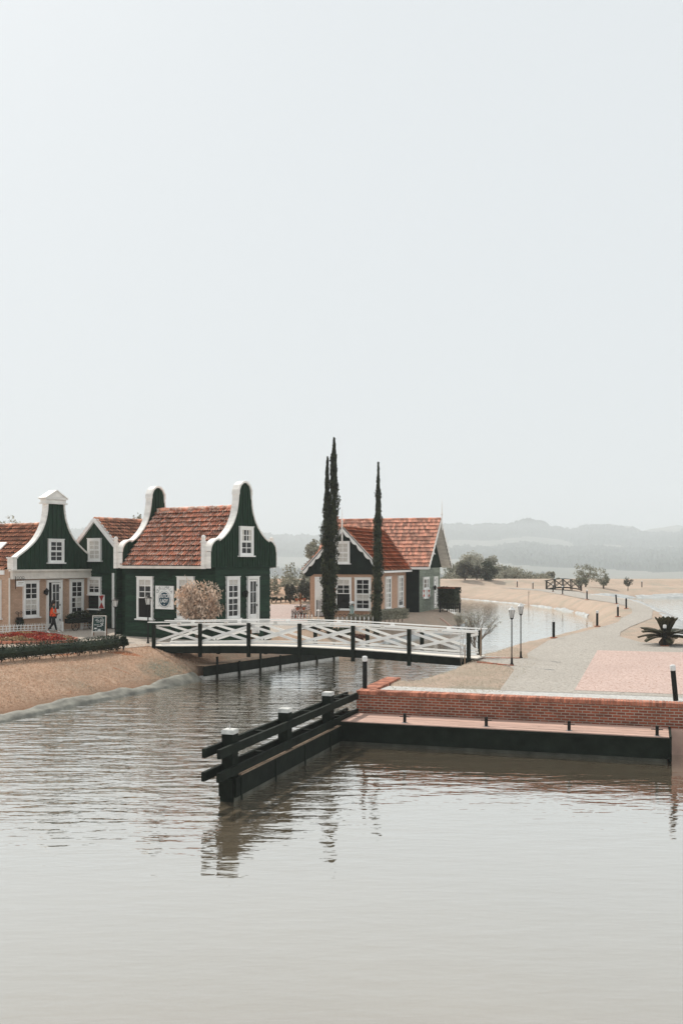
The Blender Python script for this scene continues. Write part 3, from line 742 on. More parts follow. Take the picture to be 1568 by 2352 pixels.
def win(h, pl, x0, x1, yt, yb, **k):
    a0 = pl.sz(x0)[0]; a1 = pl.sz(x1)[0]; mx_ = (x0+x1)/2; zt = pl.sz(mx_, yt)[1]; zb_ = pl.sz(mx_, yb)[1]
    if a0 > a1: a0, a1 = a1, a0
    return window(h, pl, a0, a1, zb_, zt, out=k.pop('out', .03), **k)
win(h, side, 318.5, 355, 1325, 1421, top=3, bot=3, lower_open=True, curtain=[(0,1,.80,1)])
win(h, side, 410.7, 449, 1325, 1421, top=3, bot=3, curtain=[(0,1,.8,1)])
win(h, front, 516.8, 546.6, 1325, 1420, top=3, bot=3, curtain=[(0,1,.84,1)])
gw = Plane(h, (0,0), (1,0), (0,-1))
win(h, gw, 544.6, 575, 1210.5, 1276, top=2, bot=2, out=.11, curtain=[(.0,.3,.5,1),(.7,1,.5,1)])
# open door with glazed leaf
def doorway(h, pl, x0, x1, yt, yb, leaf=(.35,1.), rows=4, glaz=.45, hinge=1, out=.03, frame='white', open_=True):
    a0, z1 = pl.sz(x0, yt); a1 = pl.sz(x1)[0]; a0, a1 = min(a0,a1), max(a0,a1); z1 = pl.sz((x0+x1)/2, yt)[1]; z0 = max(1.32, pl.sz((x0+x1)/2, yb)[1])
    q = MB(); c_ = .11
    pl.box(q, a0, a0+c_, z0, z1, out, out+.13); pl.box(q, a1-c_, a1, z0, z1, out, out+.13); pl.box(q, a0+c_, a1-c_, z1-c_, z1, out, out+.128)
    pl.box(q, a0-.03, a1+.03, z1, z1+.04, out, out+.16)
    d = h.part(q, 'door_frame', M[frame])
    if open_:
        q = MB(); pl.box(q, a0+c_, a1-c_, z0, z1-c_, out-.02, out+.02); h.part(q, 'painted_opening', M['dark'], d)
    wdt = a1-a0-2*c_; b0, b1 = a0+c_+wdt*leaf[0], a0+c_+wdt*leaf[1]; zg = z0+(z1-z0)*(1-glaz)-.1
    q = MB(); o_ = out+.025; t_ = o_+.045
    pl.box(q, b0, b1, z0+.02, zg, o_, t_)
    pl.box(q, b0, b0+.06, zg, z1-c_-.02, o_, t_); pl.box(q, b1-.08, b1, zg, z1-c_-.02, o_, t_); pl.box(q, b0+.06, b1-.08, z1-c_-.12, z1-c_-.02, o_, t_)
    for k in range(1, rows): zk = zg+(z1-c_-.1-zg)*k/rows; pl.box(q, b0+.06, b1-.08, zk-.015, zk+.015, o_+.01, t_-.006)
    xm = (b0+.06+b1-.08)/2; pl.box(q, xm-.014, xm+.014, zg, z1-c_-.1, o_+.012, t_-.009)
    pl.box(q, b0+.1, b1-.12, z0+.15, zg-.12, t_, t_+.012)
    lf = h.part(q, 'door', M[frame])
    q = MB(); pl.box(q, b0+.05, b1-.07, zg, z1-c_-.1, o_+.005, o_+.012); h.part(q, 'pane', M['glass'], lf)
    for k in (.2, .55, .85):
        pass
    xh = b1-.04 if hinge > 0 else b0+.04
    for k in (.2, .5, .85): q = MB(); pl.box(q, xh-.03, xh+.03, z0+(z1-z0)*k-.05, z0+(z1-z0)*k+.05, t_, t_+.012); h.part(q, 'hinge', M['iron'], lf)
    return d
doorway(h, front, 564.5, 590.6, 1325, 1455, leaf=(.12,1), rows=3, glaz=.62)
wall_lantern(h, front, front.sz(560)[0]-.1, front.sz(560, 1364)[1])
HG = h

# ---- painted brick house with neck gable, far left
h = House('brick_gabled_house', 'tan brick house with dark green bell gable and white pediment cap, leftmost in the photo', -18.16, 54.5, TH)
front = Plane(h, (0,0), (1,0), (0,-1)); side = Plane(h, (0,0), (0,1), (-1,0))
Wd = front.sz(213)[0]; LY = 9.; xc = Wd/2; print('house1', Wd)
fz_ = lambda px, py: front.sz(px, py)[1]
zT = fz_(118, 1321)
q = MB(); q.box(0, Wd, 0, LY, 1.15, zT+.35); h.part(q, 'wall', M['pbrick'])
def X1(zx, zy): p = (zx*.2441, 1091+zy*.2441); a, z = front.sz(*p); return a, z
# outline read on the gable's own (front) edge, right-hand half, z1 pixels
rt = [X1(597,272), X1(602,340), X1(612,410), X1(632,480), X1(662,555), X1(706,630), X1(765,700), X1(830,755), X1(862,783)]
lt = [X1(445,272), X1(440,345), X1(427,420), X1(402,500), X1(365,570), X1(310,640), X1(240,700), X1(175,750), X1(138,778)]
xc = (rt[0][0]+lt[0][0])/2
cv = [((r_[0]-l_[0])/2, (r_[1]+l_[1])/2) for r_, l_ in zip(rt, lt)]; xcs = [(r_[0]+l_[0])/2 for r_, l_ in zip(rt, lt)]; print('centres', [round(x,2) for x in xcs])
xc = sum(xcs)/len(xcs); cv = cr(cv, 4); zb = fz_(118, 1310); half = cv[-1][0]
full = [(xc+a, z) for a, z in cv]+[(xc+half, zb)]+[(xc-half, zb)]+[(xc-a, z) for a, z in cv[::-1]]
q = MB(); front.prism(q, full, -.15, .08); battens(front, q, xc, [(0, cv[0][1])]+cv, zb, half, .31, .04, .08, .11); g_ = h.part(q, 'gable', M['green_gable'])
q = MB()
for sgn in (1, -1):
    pp = [(xc+sgn*a, z) for a, z in cv]; pp = pp if sgn == 1 else pp[::-1]; ribbon(front, q, pp, .06, -.28, .15)
    a0, a1 = sorted((xc+sgn*(half-.02), xc+sgn*(half+.24))); front.box(q, a0, a1, zb, cv[-1][1]-.03, -.32, .17)
    a0, a1 = sorted((xc+sgn*(half-.08), xc+sgn*(half+.29))); front.box(q, a0, a1, cv[-1][1]-.03, cv[-1][1]+.04, -.36, .2)
h.part(q, 'coping', M['coping'], g_)
q = MB(); nk = cv[0][0]; zc = cv[0][1]
front.box(q, xc-nk-.2, xc+nk+.2, zc-.02, zc+.06, -.42, .2); front.box(q, xc-nk-.13, xc+nk+.13, zc+.06, zc+.24, -.36, .14)
front.box(q, xc-nk-.19, xc+nk+.19, zc+.24, zc+.29, -.42, .2)
front.prism(q, [(xc-nk-.2, zc+.29), (xc+nk+.2, zc+.29), (xc, zc+.74)], -.40, .17)
front.bar(q, (xc-nk-.24, zc+.30), (xc, zc+.77), .05, -.44, .22); front.bar(q, (xc+nk+.24, zc+.30), (xc, zc+.77), .05, -.44, .218)
h.part(q, 'pediment_cap', M['coping'], g_)
q = MB(); front.box(q, xc-half-.30, xc+half+.30, zb-.42, zb-.02, -.05, .22); front.box(q, xc-half-.36, xc+half+.36, zb-.04, zb+.06, -.05, .30); front.box(q, xc-half-.33, xc+half+.33, zb-.47, zb-.40, -.05, .25)
h.part(q, 'entablature', M['cream'])
zrg = front.sz(100, 1203)[1]
gable_roof(h, 'y', .38, LY, xc-half-.35, xc+half+.35, zb+.0, zrg, 11, M['tile_brown'], .2, seed=17)
q = MB(); q.box(xc-half-.42, xc-half-.34, .4, LY, zb-.22, zb+.02); h.part(q, 'gutter_board', M['white'])
q = MB(); q.tube([(-.05,-.08,1.32),(-.05,-.08,zb-.4)], .045, 8); h.part(q, 'drainpipe', M['cream'])
sky_ = MB(); e_ = (xc-(xc-half-.35)); rise = zrg-zb; sl = math.hypot(e_, rise); s_ = Vector((e_/sl,0,rise/sl)); nn = Vector((-rise/sl,0,e_/sl))
P0 = Vector((xc-half-.35, 2.35, zb))+s_*sl*.28+nn*.12
sky_.hexa([P0, P0+Vector((0,1.6,0)), P0+Vector((0,1.6,0))+nn*.06, P0+nn*.06], [x+s_*1.15 for x in (P0, P0+Vector((0,1.6,0)), P0+Vector((0,1.6,0))+nn*.06, P0+nn*.06)])
h.part(sky_, 'skylight', M['white'])
win(h, front, 52, 88, 1334, 1417, top=3, bot=3, curtain=[(0,1,.18,.5)], out=0)
win(h, front, 159, 190.5, 1331, 1410, top=3, bot=3, curtain=[(.35,1,.17,.5)], out=0)
win(h, front, 108, 143, 1239, 1292, top=2, bot=2, out=.085)
doorway(h, front, 106, 141, 1333, 1452, leaf=(.3,1.), rows=3, glaz=.55, out=0)
win(h, side, -14, 4.5, 1333, 1420, top=3, bot=3, out=0)
wall_lantern(h, front, front.sz(101.5)[0], front.sz(101, 1360)[1])
HB = h; FB = front

# ---- two-storey green house between them
h = House('narrow_green_house', 'narrow dark green house with a plain pointed white-edged gable, squeezed between two houses', XD(263,58.), 58., TH)
side = Plane(h, (0,0), (0,1), (-1,0)); W3 = side.sz(180)[0]; ym = W3/2; print('house3', W3)
zP = side.sz(221, 1196)[1]; zEv = side.sz(258, 1250)[1]; zM = side.sz(245, 1316)[1]; LX = 7.
q = MB(); q.box(.02, LX, .02, W3-.02, 1.15, zEv); siding(side, q, 0, W3, 1.45, zM, .2, seed=8)
h.part(q, 'wall', M['green'])
q = MB(); side.prism(q, [(0,zM),(W3,zM),(W3,zEv),(ym,zP-.06),(0,zEv)], -.1, .07)
battens(side, q, ym, [(0,zP-.1),(ym,zEv)], zM, ym, .28, .04, .07, .10); g_ = h.part(q, 'gable', M['green_gable'])
q = MB(); side.bar(q, (-.18, zEv-.10), (ym, zP+.06), .2, -.1, .2); side.bar(q, (W3+.18, zEv-.10), (ym, zP+.06), .2, -.1, .198)
h.part(q, 'bargeboard', M['white'], g_)
q = MB(); side.box(q, -.03, .10, 1.35, zM, .03, .10); h.part(q, 'corner_board', M['white'])
gable_roof(h, 'x', -.12, LX, -.2, W3+.2, zEv-.08, zP+.1, 8, M['tile_brown'], .2, seed=27)
win(h, side, 206.5, 236.5, 1237.5, 1287.5, top=2, bot=2, out=.075, curtain=[(0,1,0,1)])
win(h, side, 205, 235.5, 1326, 1365, top=3, bot=0, out=.04, curtain=[(0,1,.45,1)])
a0, a1 = side.sz(231)[0], side.sz(206)[0]; z0, z1 = side.sz(225, 1398)[1], side.sz(225, 1366)[1]
q = MB(); side.box(q, a0, a1, z0, z1, .03, .06); op = h.part(q, 'painted_opening', M['dark']); q = MB(); side.box(q, a0-.1, a1+.1, z0-.08, z0, .03, .2); h.part(q, 'sill', M['white'], op)
shutter(side, h, side.sz(245)[0], side.sz(231.5)[0], side.sz(238, 1398)[1], side.sz(238, 1366)[1])
H3 = h; S3 = side

# ---- peach brick cottage and the weathered green house behind it
TW = math.atan2(-.3134, .9497)
x0, y0 = 2.556-.9497*5.05, 69.6+.3134*5.05
h = House('peach_brick_cottage', 'peach brick cottage with scalloped white bargeboards under a dark green gable, behind the two cypresses', x0, y0, TW)
front = Plane(h, (0,0), (1,0), (0,-1)); right = Plane(h, (5.05,0), (0,1), (1,0)); Wd, LY = 5.05, 7.7
zT = front.sz(790, 1318)[1]; zPk = front.sz(787, 1213)[1]; zEv = ZD(1315, 70.2); print('house4', zT, zPk, zEv, Wd)
q = MB(); q.box(0, Wd, 0, LY, .6, zT+.1); h.part(q, 'wall', M['pbrick2'])
xc = Wd/2; hw = xc+.42
zf = zEv+.1
q = MB(); g0 = zT-.03
# scalloped bottom edge of the board gable
bot = [(xc-hw+.02, zf-.22), (xc-hw+.16, zf-.42), (xc-hw+.36, zf-.40), (.08, zT-.18), (.3, g0)]
bot = bot+[(2*xc-a, z) for a, z in bot[::-1]]
front.prism(q, [(xc, zPk-.1)]+[(xc-hw+.02, zf)]+bot+[(xc+hw-.02, zf)], .03, .10)
battens(front, q, xc, [(0, zPk-.15), (hw, zf)], zT, Wd/2-.1, .3, .04, .10, .125)
g_ = h.part(q, 'gable', M['black_green'])
def barge(pl, mb, xc, hw, zf, zp, n, depth, o0, o1):
    for sg in (1, -1):
        A = Vector((xc+sg*hw, zf)); B = Vector((xc, zp)); d = B-A
        pts = [A+Vector((0,.10)), B+Vector((0,.16))]
        low = []
        for k in range(n):
            for t in (0, .25, .5, .75):
                u = (k+t)/n; sag = depth*(.55+.45*math.sin(math.pi*t)); p = A+d*u; low.append(Vector((p.x, p.y-sag)))
            p = A+d*((k+.98)/n); low.append(Vector((p.x, p.y-depth*.35)))
        up = [A+d*(i/len(low))+Vector((0,.14)) for i in range(len(low))]
        for i in range(len(low)-1):
            c4 = [low[i], low[i+1], up[i+1], up[i]]
            if sg == -1: c4 = c4[::-1]
            pl.prism(mb, [(p.x, p.y) for p in c4], o0, o1)
q = MB(); barge(front, q, xc, hw+.03, zf, zPk, 6, .34, .28, .34)
h.part(q, 'bargeboard', M['white'], g_)
q = MB(); front.box(q, xc-.05, xc+.05, zPk-.95, zPk+.45, .34, .40); p = front.P(xc, zPk+.45, .37); q.lathe(p, [(.05,0),(.07,.06),(.04,.12),(.03,.3),(.004,1.0)], 8)
h.part(q, 'finial', M['coping'], g_)
gable_roof(h, 'y', -.36, LY+2.6, xc-hw-.04, xc+hw+.04, zf+.03, zPk+.12, 11, M['tile_new'], .15, seed=31,
           trims=[lambda t: (0, 8.1+2.6*t), lambda t: (0, 8.1+2.6*t)])
q = MB(); q.box(xc+hw+.02, xc+hw+.06, -.3, LY+.1, zf-.12, zf+.02); h.part(q, 'gutter_board', M['white'])
win(h, front, 772.5, 804.5, 1244, 1294, top=2, bot=2, out=.10, curtain=[(0,1,0,1)])
win(h, front, 771, 807.5, 1327, 1400, top=3, bot=3, lower_open=True, out=0, curtain=[(0,1,.78,1)])
win(h, front, 815, 852, 1327, 1401, top=3, bot=3, out=0, curtain=[(0,1,.27,.5)])
win(h, right, 882.5, 895.3, 1325, 1398, top=3, bot=3, out=0, curtain=[(.0,.8,.0,1)])
win(h, right, 912, 923.5, 1323, 1393.5, top=3, bot=3, out=0, curtain=[(.0,.8,.2,1)])
# drawn-back white awning curtain in the wide doorway
a0 = front.sz(724)[0]; a1 = front.sz(768)[0]; z1 = front.sz(745, 1325)[1]; z0 = 1.32
q = MB(); front.box(q, a0, a0+.1, z0, z1, 0, .12); front.box(q, a1-.1, a1, z0, z1, 0, .12); front.box(q, a0+.1, a1-.1, z1-.1, z1, 0, .118); d = h.part(q, 'door_frame', M['white'])
q = MB(); front.box(q, a0+.1, a1-.1, z0, z1-.1, .0, .03); h.part(q, 'painted_opening', M['dark'], d)
q = MB(); front.box(q, a0+.16, a0+.62, z0+.02, z1-.9, .04, .07); h.part(q, 'door', M['steel'], d)
q = MB(); n = 24
for k in range(n):
    def cp_(k_, t):
        u = k_/n; wd_ = (a1-a0-.2)*(1-.72*t**1.6); return front.P(a0+.1+wd_*u, z1-.1-t*1.55+.25*t*(-u*.3), .06+.03*(1+math.cos(k_*1.9))+.03*t)
    for j in range(8):
        q.add([cp_(k, j/8), cp_(k+1, j/8), cp_(k+1, (j+1)/8), cp_(k, (j+1)/8)], [(0,1,2,3)])
h.part(q, 'drape', M['white'], d)
q = MB(); front.box(q, front.sz(765)[0]+.02, front.sz(769.5)[0]+.02, front.sz(767, 1360)[1], front.sz(767, 1345)[1], .12, .15); h.part(q, 'small_sign', M['orange_red'])
H4 = h; F4 = front

cx, cy = x0+.9497*(5.05+1.0)+.3134*7.9, y0-.3134*(5.05+1.0)+.9497*7.9
print('house5 corner', cx, cy, 784+cx/cy*F)
h = House('weathered_green_house', 'weathered grey-green boarded house with a long orange roof, joined behind the peach cottage', cx, cy, TW)
front = Plane(h, (0,0), (1,0), (0,-1)); right = Plane(h, (0,0), (0,1), (1,0)); WY = 7.0; XL = -8.3
WY = right.sz(1009)[0]; print('WY', WY)
zEv = ZD(1303, 76.1); zPk = ZD(1193, 80.1); ym = WY/2; zT = right.sz(985, 1304)[1]
q = MB(); q.box(XL, -.02, .02, WY-.02, .7, zEv+.2); siding(right, q, 0, WY, 1.25, zT, .235, seed=12); h.part(q, 'wall', M['grey_green'])
q = MB(); siding(front, q, XL, 0, 1.0, zEv+.1, .3, seed=13); h.part(q, 'shaded_front_boards', M['black_green'])  # shade under the eave is put into the colour of these boards
q = MB(); right.prism(q, [(0,zT),(WY,zT),(WY,zEv+.25),(ym,zPk-.25),(0,zEv+.25)], -.02, .05)
battens(right, q, ym, [(0,zPk-.3),(ym,zEv+.25)], zT, ym, .16, .05, .05, .09); g_ = h.part(q, 'gable', M['green_gable'])
ovx = .95
gable_roof(h, 'x', XL-.2, ovx-.04, -.55, WY+.55, zEv, zPk+.02, 13, M['tile_new2'], .2, seed=41)
q = MB(); right.bar(q, (-.5, zEv-.07), (ym, zPk-.1), .03, .06, ovx-.1); right.bar(q, (WY+.5, zEv-.07), (ym, zPk-.1), .03, .06, ovx-.1); h.part(q, 'soffit', M['coping'], g_)
q = MB(); barge(right, q, ym, ym+.6, zEv-.02, zPk-.12, 12, .22, ovx-.04, ovx+.01); h.part(q, 'bargeboard', M['coping'], g_)
q = MB(); right.box(q, ym-.05, ym+.05, zPk-.9, zPk+.35, ovx+.01, ovx+.07); p = right.P(ym, zPk+.35, ovx+.04); q.lathe(p, [(.05,0),(.09,.06),(.05,.14),(.035,.3),(.004,1.35)], 8)
q.bar(right.P(ym-.32, zPk-.62, ovx+.03), right.P(ym+.32, zPk-.62, ovx+.03), .04, .05); h.part(q, 'finial', M['coping'], g_)
q = MB(); q.box(XL, .9, -.62, -.56, zEv-.16, zEv+.01); h.part(q, 'gutter_board', M['white'])
q = MB(); q.box(XL+.1, XL+.5, ym-.2, ym+.2, zPk-.3, zPk+.28); q.box(XL+.05, XL+.55, ym-.25, ym+.25, zPk+.28, zPk+.36); h.part(q, 'chimney', M['rbrick'])
win(h, right, 968.8, 981.5, 1326, 1353, top=2, bot=0, out=.04, curtain=[(.55,.9,0,1)])
a0, a1 = right.sz(970.5)[0], right.sz(979.5)[0]; z0, z1 = right.sz(975, 1373)[1], right.sz(975, 1352.5)[1]
q = MB(); right.box(q, a0, a1, z0, z1, .04, .09); right.box(q, a0-.1, a1+.1, z0-.07, z0, .04, .18); h.part(q, 'window_panel', M['white'])
shutter(right, h, right.sz(966.5)[0], right.sz(972)[0], right.sz(970, 1371)[1], right.sz(970, 1354)[1], .1, 'orange_red')
shutter(right, h, right.sz(978.2)[0], right.sz(983.7)[0], right.sz(980, 1371)[1], right.sz(980, 1354)[1], .1, 'orange_red')
a0, a1 = right.sz(993.5)[0], right.sz(1001)[0]; z0, z1 = 1.4, right.sz(997, 1324)[1]
q = MB(); right.box(q, a0, a0+.12, z0, z1, .03, .14); right.box(q, a1-.3, a1, z0, z1, .03, .16); right.box(q, a0+.12, a1-.3, z1-.1, z1, .03, .15); right.box(q, a0+.12, a1-.3, z0, z1-.1, .02, .06)
d = h.part(q, 'door', M['white'])
for k in (.12,.5,.88): q = MB(); right.box(q, a0+.1, a0+.2, z0+(z1-z0)*k-.06, z0+(z1-z0)*k+.06, .14, .155); h.part(q, 'hinge', M['iron'], d)
win(h, right, 981.5, 992.5, 1238, 1271, top=2, bot=2, out=.05)
wall_lantern(h, right, right.sz(994)[0]-.3, right.sz(996, 1350)[1])
H5 = h; R5 = right
# ------------------------------------------------------------------ brick quay with deck
QA = math.atan2(-.31, 1)
qz = empty('brick_quay', (.45, 30.2, 0), QA, label='red brick quay wall with a rowlock brick top and a low deck at its foot', cat='quay wall')
def qpart(mb, name, mt, parent=None): return mb.build(name, mt, parent or qz)
QL = 26.
q = MB(); q.box(0, QL, .03, .40, -.6, 1.235); q.box(0, .42, .40, 3.75, -.6, 1.235); qpart(q, 'wall', M['rbrick'])
q = MB(); q.box(.012, QL, .03, .425, 1.235, 1.335); q.box(.012, .41, .425, 3.74, 1.235, 1.335); qpart(q, 'mortar_bed', M['mortar'])
q = MB(); rr = random.Random(4)
x = .0
while x < QL:
    j = rr.uniform(-.006, .006); q.box(x+.004, x+.078, -.012+j, .46, 1.243, 1.35+j*.6); x += .0865
y = .47
while y < 3.7: j = rr.uniform(-.006,.006); q.box(-.02, .46+j, y, y+.074, 1.243, 1.35+j); y += .0865
cp = qpart(q, 'rowlock_cap', M['cap'])
DL = 8.98; DW = 1.62
q = MB(); nb = 11
for k in range(nb):
    y0, y1 = -DW+DW*k/nb+.006, -DW+DW*(k+1)/nb-.006; xs_ = [-.25]
    while xs_[-1] < DL-.5: xs_.append(min(DL, xs_[-1]+rr.uniform(2.4, 4.2)))
    xs_[-1] = DL
    for a_, b_ in zip(xs_[:-1], xs_[1:]): q.box(a_+.003, b_-.003, y0, y1, .645+rr.uniform(-.002,.002), .68+rr.uniform(-.003,.003))
dk = qpart(q, 'deck', M['deck'])
q = MB(); q.box(-.25, DL+.03, -DW-.05, -DW-.003, .56, .655); q.box(-.25, DL+.03, -DW+.0, -.0, .60, .642); q.box(-.25, DL+.02, -DW+.02, -DW+.09, .10, .56)
q.box(DL+.002, DL+.06, -DW-.06, -.02, .05, .70)
qpart(q, 'fascia', M['timber'], dk)
q = MB(); q.box(-.25, DL-.05, -DW+.12, -.05, -.6, .30); qpart(q, 'footing', M['concrete'])
q = MB(); q.box(DL+.06, DL+1.6, -.35, -.0, -.6, .66); q.box(DL+.06, QL, -.2, .0, -.6, .62); qpart(q, 'ledge', M['deck'])
q = MB(); xx = 9.52; q.box(xx-.012, xx+.012, .005, .03, .68, 1.24); qpart(q, 'expansion_joint', M['dark'])
def wloc(h, x, y): c, s = math.cos(h.rotation_euler.z), math.sin(h.rotation_euler.z); return h.location.x+c*x-s*y, h.location.y+s*x+c*y
def toq(X, Y): dx, dy = X-.45, Y-30.2; c, s = math.cos(QA), math.sin(QA); return dx*c+dy*s, -dx*s+dy*c
ordn = ['first','second','third','fourth','fifth','sixth','seventh','eighth','ninth','tenth','eleventh','twelfth','thirteenth','fourteenth']
places = ['nearest the timber fence','second from the timber fence','third from the timber fence','nearest the right edge of the photo']
for i, (px, py) in enumerate(((929,1660),(1116,1668.5),(1306,1678.5),(1508,1691.5))):
    X_, Y_ = G(px, py, .68); lx, ly = toq(X_, Y_); X_, Y_ = wloc(qz, lx, max(ly, -DW+.12))
    r_ = empty('mooring_bollard', (X_, Y_, .68), QA, label='black mooring post on the quay deck, '+places[i], cat='mooring post', group='mooring posts along the quay deck')
    q = MB(); q.lathe((0,0,0), [(.045,0),(.045,.255),(.04,.262)], 10); q.build('post', M['iron'], r_)
    q = MB(); q.bar((-.15,0,.17),(.15,0,.17),.018,.018); q.build('pin', M['iron'], r_)
    q = MB(); q.box(-.07,.07,-.07,.07,0,.012); q.build('foot_plate', M['steel'], r_)

# ------------------------------------------------------------------ timber guide fence in the water
fa = math.atan2(1, .335)           # fence runs back along this direction
FX, FY = -2.46, 22.0; FL = 8.75
fn = empty('timber_guide_fence', (FX, FY, 0), fa, label='dark tarred timber rail fence with white-capped posts standing in the pond', cat='fence')
q = MB(); q.box(-.12, FL, -.16, .16, -.6, .38); fnb = q.build('base_wall', M['concrete'], fn)
q = MB(); q.box(-.14, FL, -.21, -.163, .10, .53); q.box(-.14, FL, .163, .21, .10, .53)
for k in range(5): q.box(.1+k*2.0, .17+k*2.0, -.235, -.212, -.3, .5)
q.box(-.2, -.123, -.15, .15, -.5, .50); q.build('lower_boards', M['timber'], fn)
q = MB(); rr = random.Random(8); x = .17
while x < FL-.1: x2 = min(FL, x+rr.uniform(1.0, 2.0)); q.box(x, x2-.02, -.205, .205, .532, .558+rr.uniform(0,.01)); x = x2
q.build('ledge', M['pole_wood'], fn)
for x in (0, 3.27, 6.54):
    q = MB(); q.box(x-.14, x+.14, -.135, .135, -.6, 1.475); ps = q.build('post', M['timber'], fn)
    q = MB(); q.box(x-.148, x+.148, -.143, .143, 1.477, 1.565); q.box(x-.13, x+.13, -.125, .125, 1.565, 1.575); q.build('cap', M['aged_white'], ps)
for zz in (1.19, .70):
    for y in (-.175, .175):
        q = MB(); q.box(-.95 if zz > 1 else -.98, FL+.05, y-.038, y+.038, zz-.095, zz+.10); q.build('rail', M['timber'], fn)
for zz in (1.27, .78):
    for x in (1.7, 4.9, 7.4, 8.3): q = MB(); q.box(x-.05, x+.05, -.135, .135, zz-.03, zz+.0); q.build('cross_piece', M['timber'], fn)
q = MB(); q.tube([(0,0,1.575),(0,0,1.66)], .012, 6); q.build('pin', M['steel'], fn)

# ------------------------------------------------------------------ white bridge
BA = Vector((-8.55, 46.0)); BB = Vector((5.13, 39.8)); BL_ = (BB-BA).length; ba = math.atan2(BB.y-BA.y, BB.x-BA.x); BWd = 1.15
br = empty('white_footbridge', (BA.x, BA.y, 0), ba, label='arched footbridge with white crossed railings and black posts over the canal', cat='bridge')
zd = lambda t: 1.36+.20*math.sin(math.pi*min(1,max(0,t/BL_)))**1.2 + .05*t/BL_
nb = 72
def strip(mb, y0, y1, za, zb_, t0=0., t1=None, n=36):
    t1 = BL_ if t1 is None else t1
    for i in range(n):
        a, b = t0+(t1-t0)*i/n, t0+(t1-t0)*(i+1)/n
        mb.hexa([(a,y0,zd(a)+za),(b,y0,zd(b)+za),(b,y1,zd(b)+za),(a,y1,zd(a)+za)], [(a,y0,zd(a)+zb_),(b,y0,zd(b)+zb_),(b,y1,zd(b)+zb_),(a,y1,zd(a)+zb_)])
q = MB()
for i in range(100):
    a, b = -.3+(BL_+.6)*i/100+.006, -.3+(BL_+.6)*(i+1)/100-.006
    q.hexa([(a,-.06,zd(a)-.05),(b,-.06,zd(b)-.05),(b,BWd+.06,zd(b)-.05),(a,BWd+.06,zd(a)-.05)], [(a,-.06,zd(a)),(b,-.06,zd(b)),(b,BWd+.06,zd(b)),(a,BWd+.06,zd(a))])
q.build('deck', M['cream'], br)
posts = [BL_*k/6 for k in range(7)]; posts = [0, 2.5, 5.0, 7.5, 10.0, 12.5, BL_]
for y, out, nm in ((0., -1, 'near'), (BWd, 1, 'far')):
    ys_ = sorted((y+out*.065, y+out*.155))
    q = MB(); strip(q, ys_[0], ys_[1], -.34, -.03); q.build('side_beam', M['timber'], br)
    for k, t in enumerate(posts):
        q = MB(); yy = y+out*.20; q.box(t-.075, t+.075, yy-.042, yy+.06, zd(t)-.50 if 0 < k < 6 else zd(t)-.55, zd(t)+1.0); q.build('post', M['timber'], br)
    q = MB(); strip(q, y-.07+out*.10, y+.07+out*.10, 1.06, 1.10, -.35, BL_+.35); hr = q.build('handrail', M['white'], br)
    q = MB(); strip(q, y-.03, y+.03, .895, .955, .0, BL_)
    for k in range(6): tm = (posts[k]+posts[k+1])/2; q.box(tm-.09, tm+.09, y-.03, y+.03, zd(tm)+.955, zd(tm)+1.065)
    q.build('upper_rail', M['white'], hr)
    q = MB(); strip(q, y-.03, y+.03, .07, .14, .0, BL_); q.build('lower_rail', M['white'], hr)
    for k in range(6):
        a, b = posts[k]+.02, posts[k+1]-.02; ya, yb = (y-.045, y+.045) if out < 0 else (y+.045, y-.045)
        q = MB(); q.bar((a, ya-.002, zd(a)+.20), (b, ya, zd(b)+.86), .03, .105); q.bar((a, ya+.035*(1 if out<0 else -1), zd(a)+.86), (b, ya+.035*(1 if out<0 else -1), zd(b)+.20), .03, .105)
        q.build('cross_brace', M['white'], br)
q = MB(); q.box(-.5, .25, -.05, BWd+.1, .35, 1.0); q.box(BL_-.2, BL_+.5, -.05, BWd+.1, .2, .93); q.build('abutment', M['rbrick'], br)
q = MB()
for t in (2.6, 5.2, 7.8, 10.4): q.box(t-.08, t+.08, .0, BWd, zd(t)-.3, zd(t)-.06)
q.build('cross_beam', M['timber'], br)

# retaining wall of black boards on the canal's left bank
ra = Vector((-6.1, 44.5)); rb = Vector((-.33, 53.4)); RL = (rb-ra).length; rang = math.atan2(rb.y-ra.y, rb.x-ra.x)
rw = empty('retaining_wall', (ra.x, ra.y, 0), rang, label='low wall of black boards with a plank top along the canal bank under the bridge', cat='retaining wall')
q = MB(); q.box(-.1, RL+.3, -.05, .0, .12, .57); q.build('boards', M['timber'], rw)
q = MB(); q.box(-.1, RL+.3, -.04, .3, -.6, .118); q.build('footing', M['gravel'], rw)
q = MB(); x = -.1
while x < RL+.2: q.box(x+.004, min(RL+.3, x+1.9)-.004, -.07, .50, .571, .61); x += 1.9
q.build('plank_top', M['pole_wood'], rw)
for k in range(7): x = .75+k*1.6; q = MB(); q.box(x-.05, x+.05, -.12, -.055, -.4, .62+(.32 if k % 2 == 0 else 0)); q.build('post', M['timber'], rw)

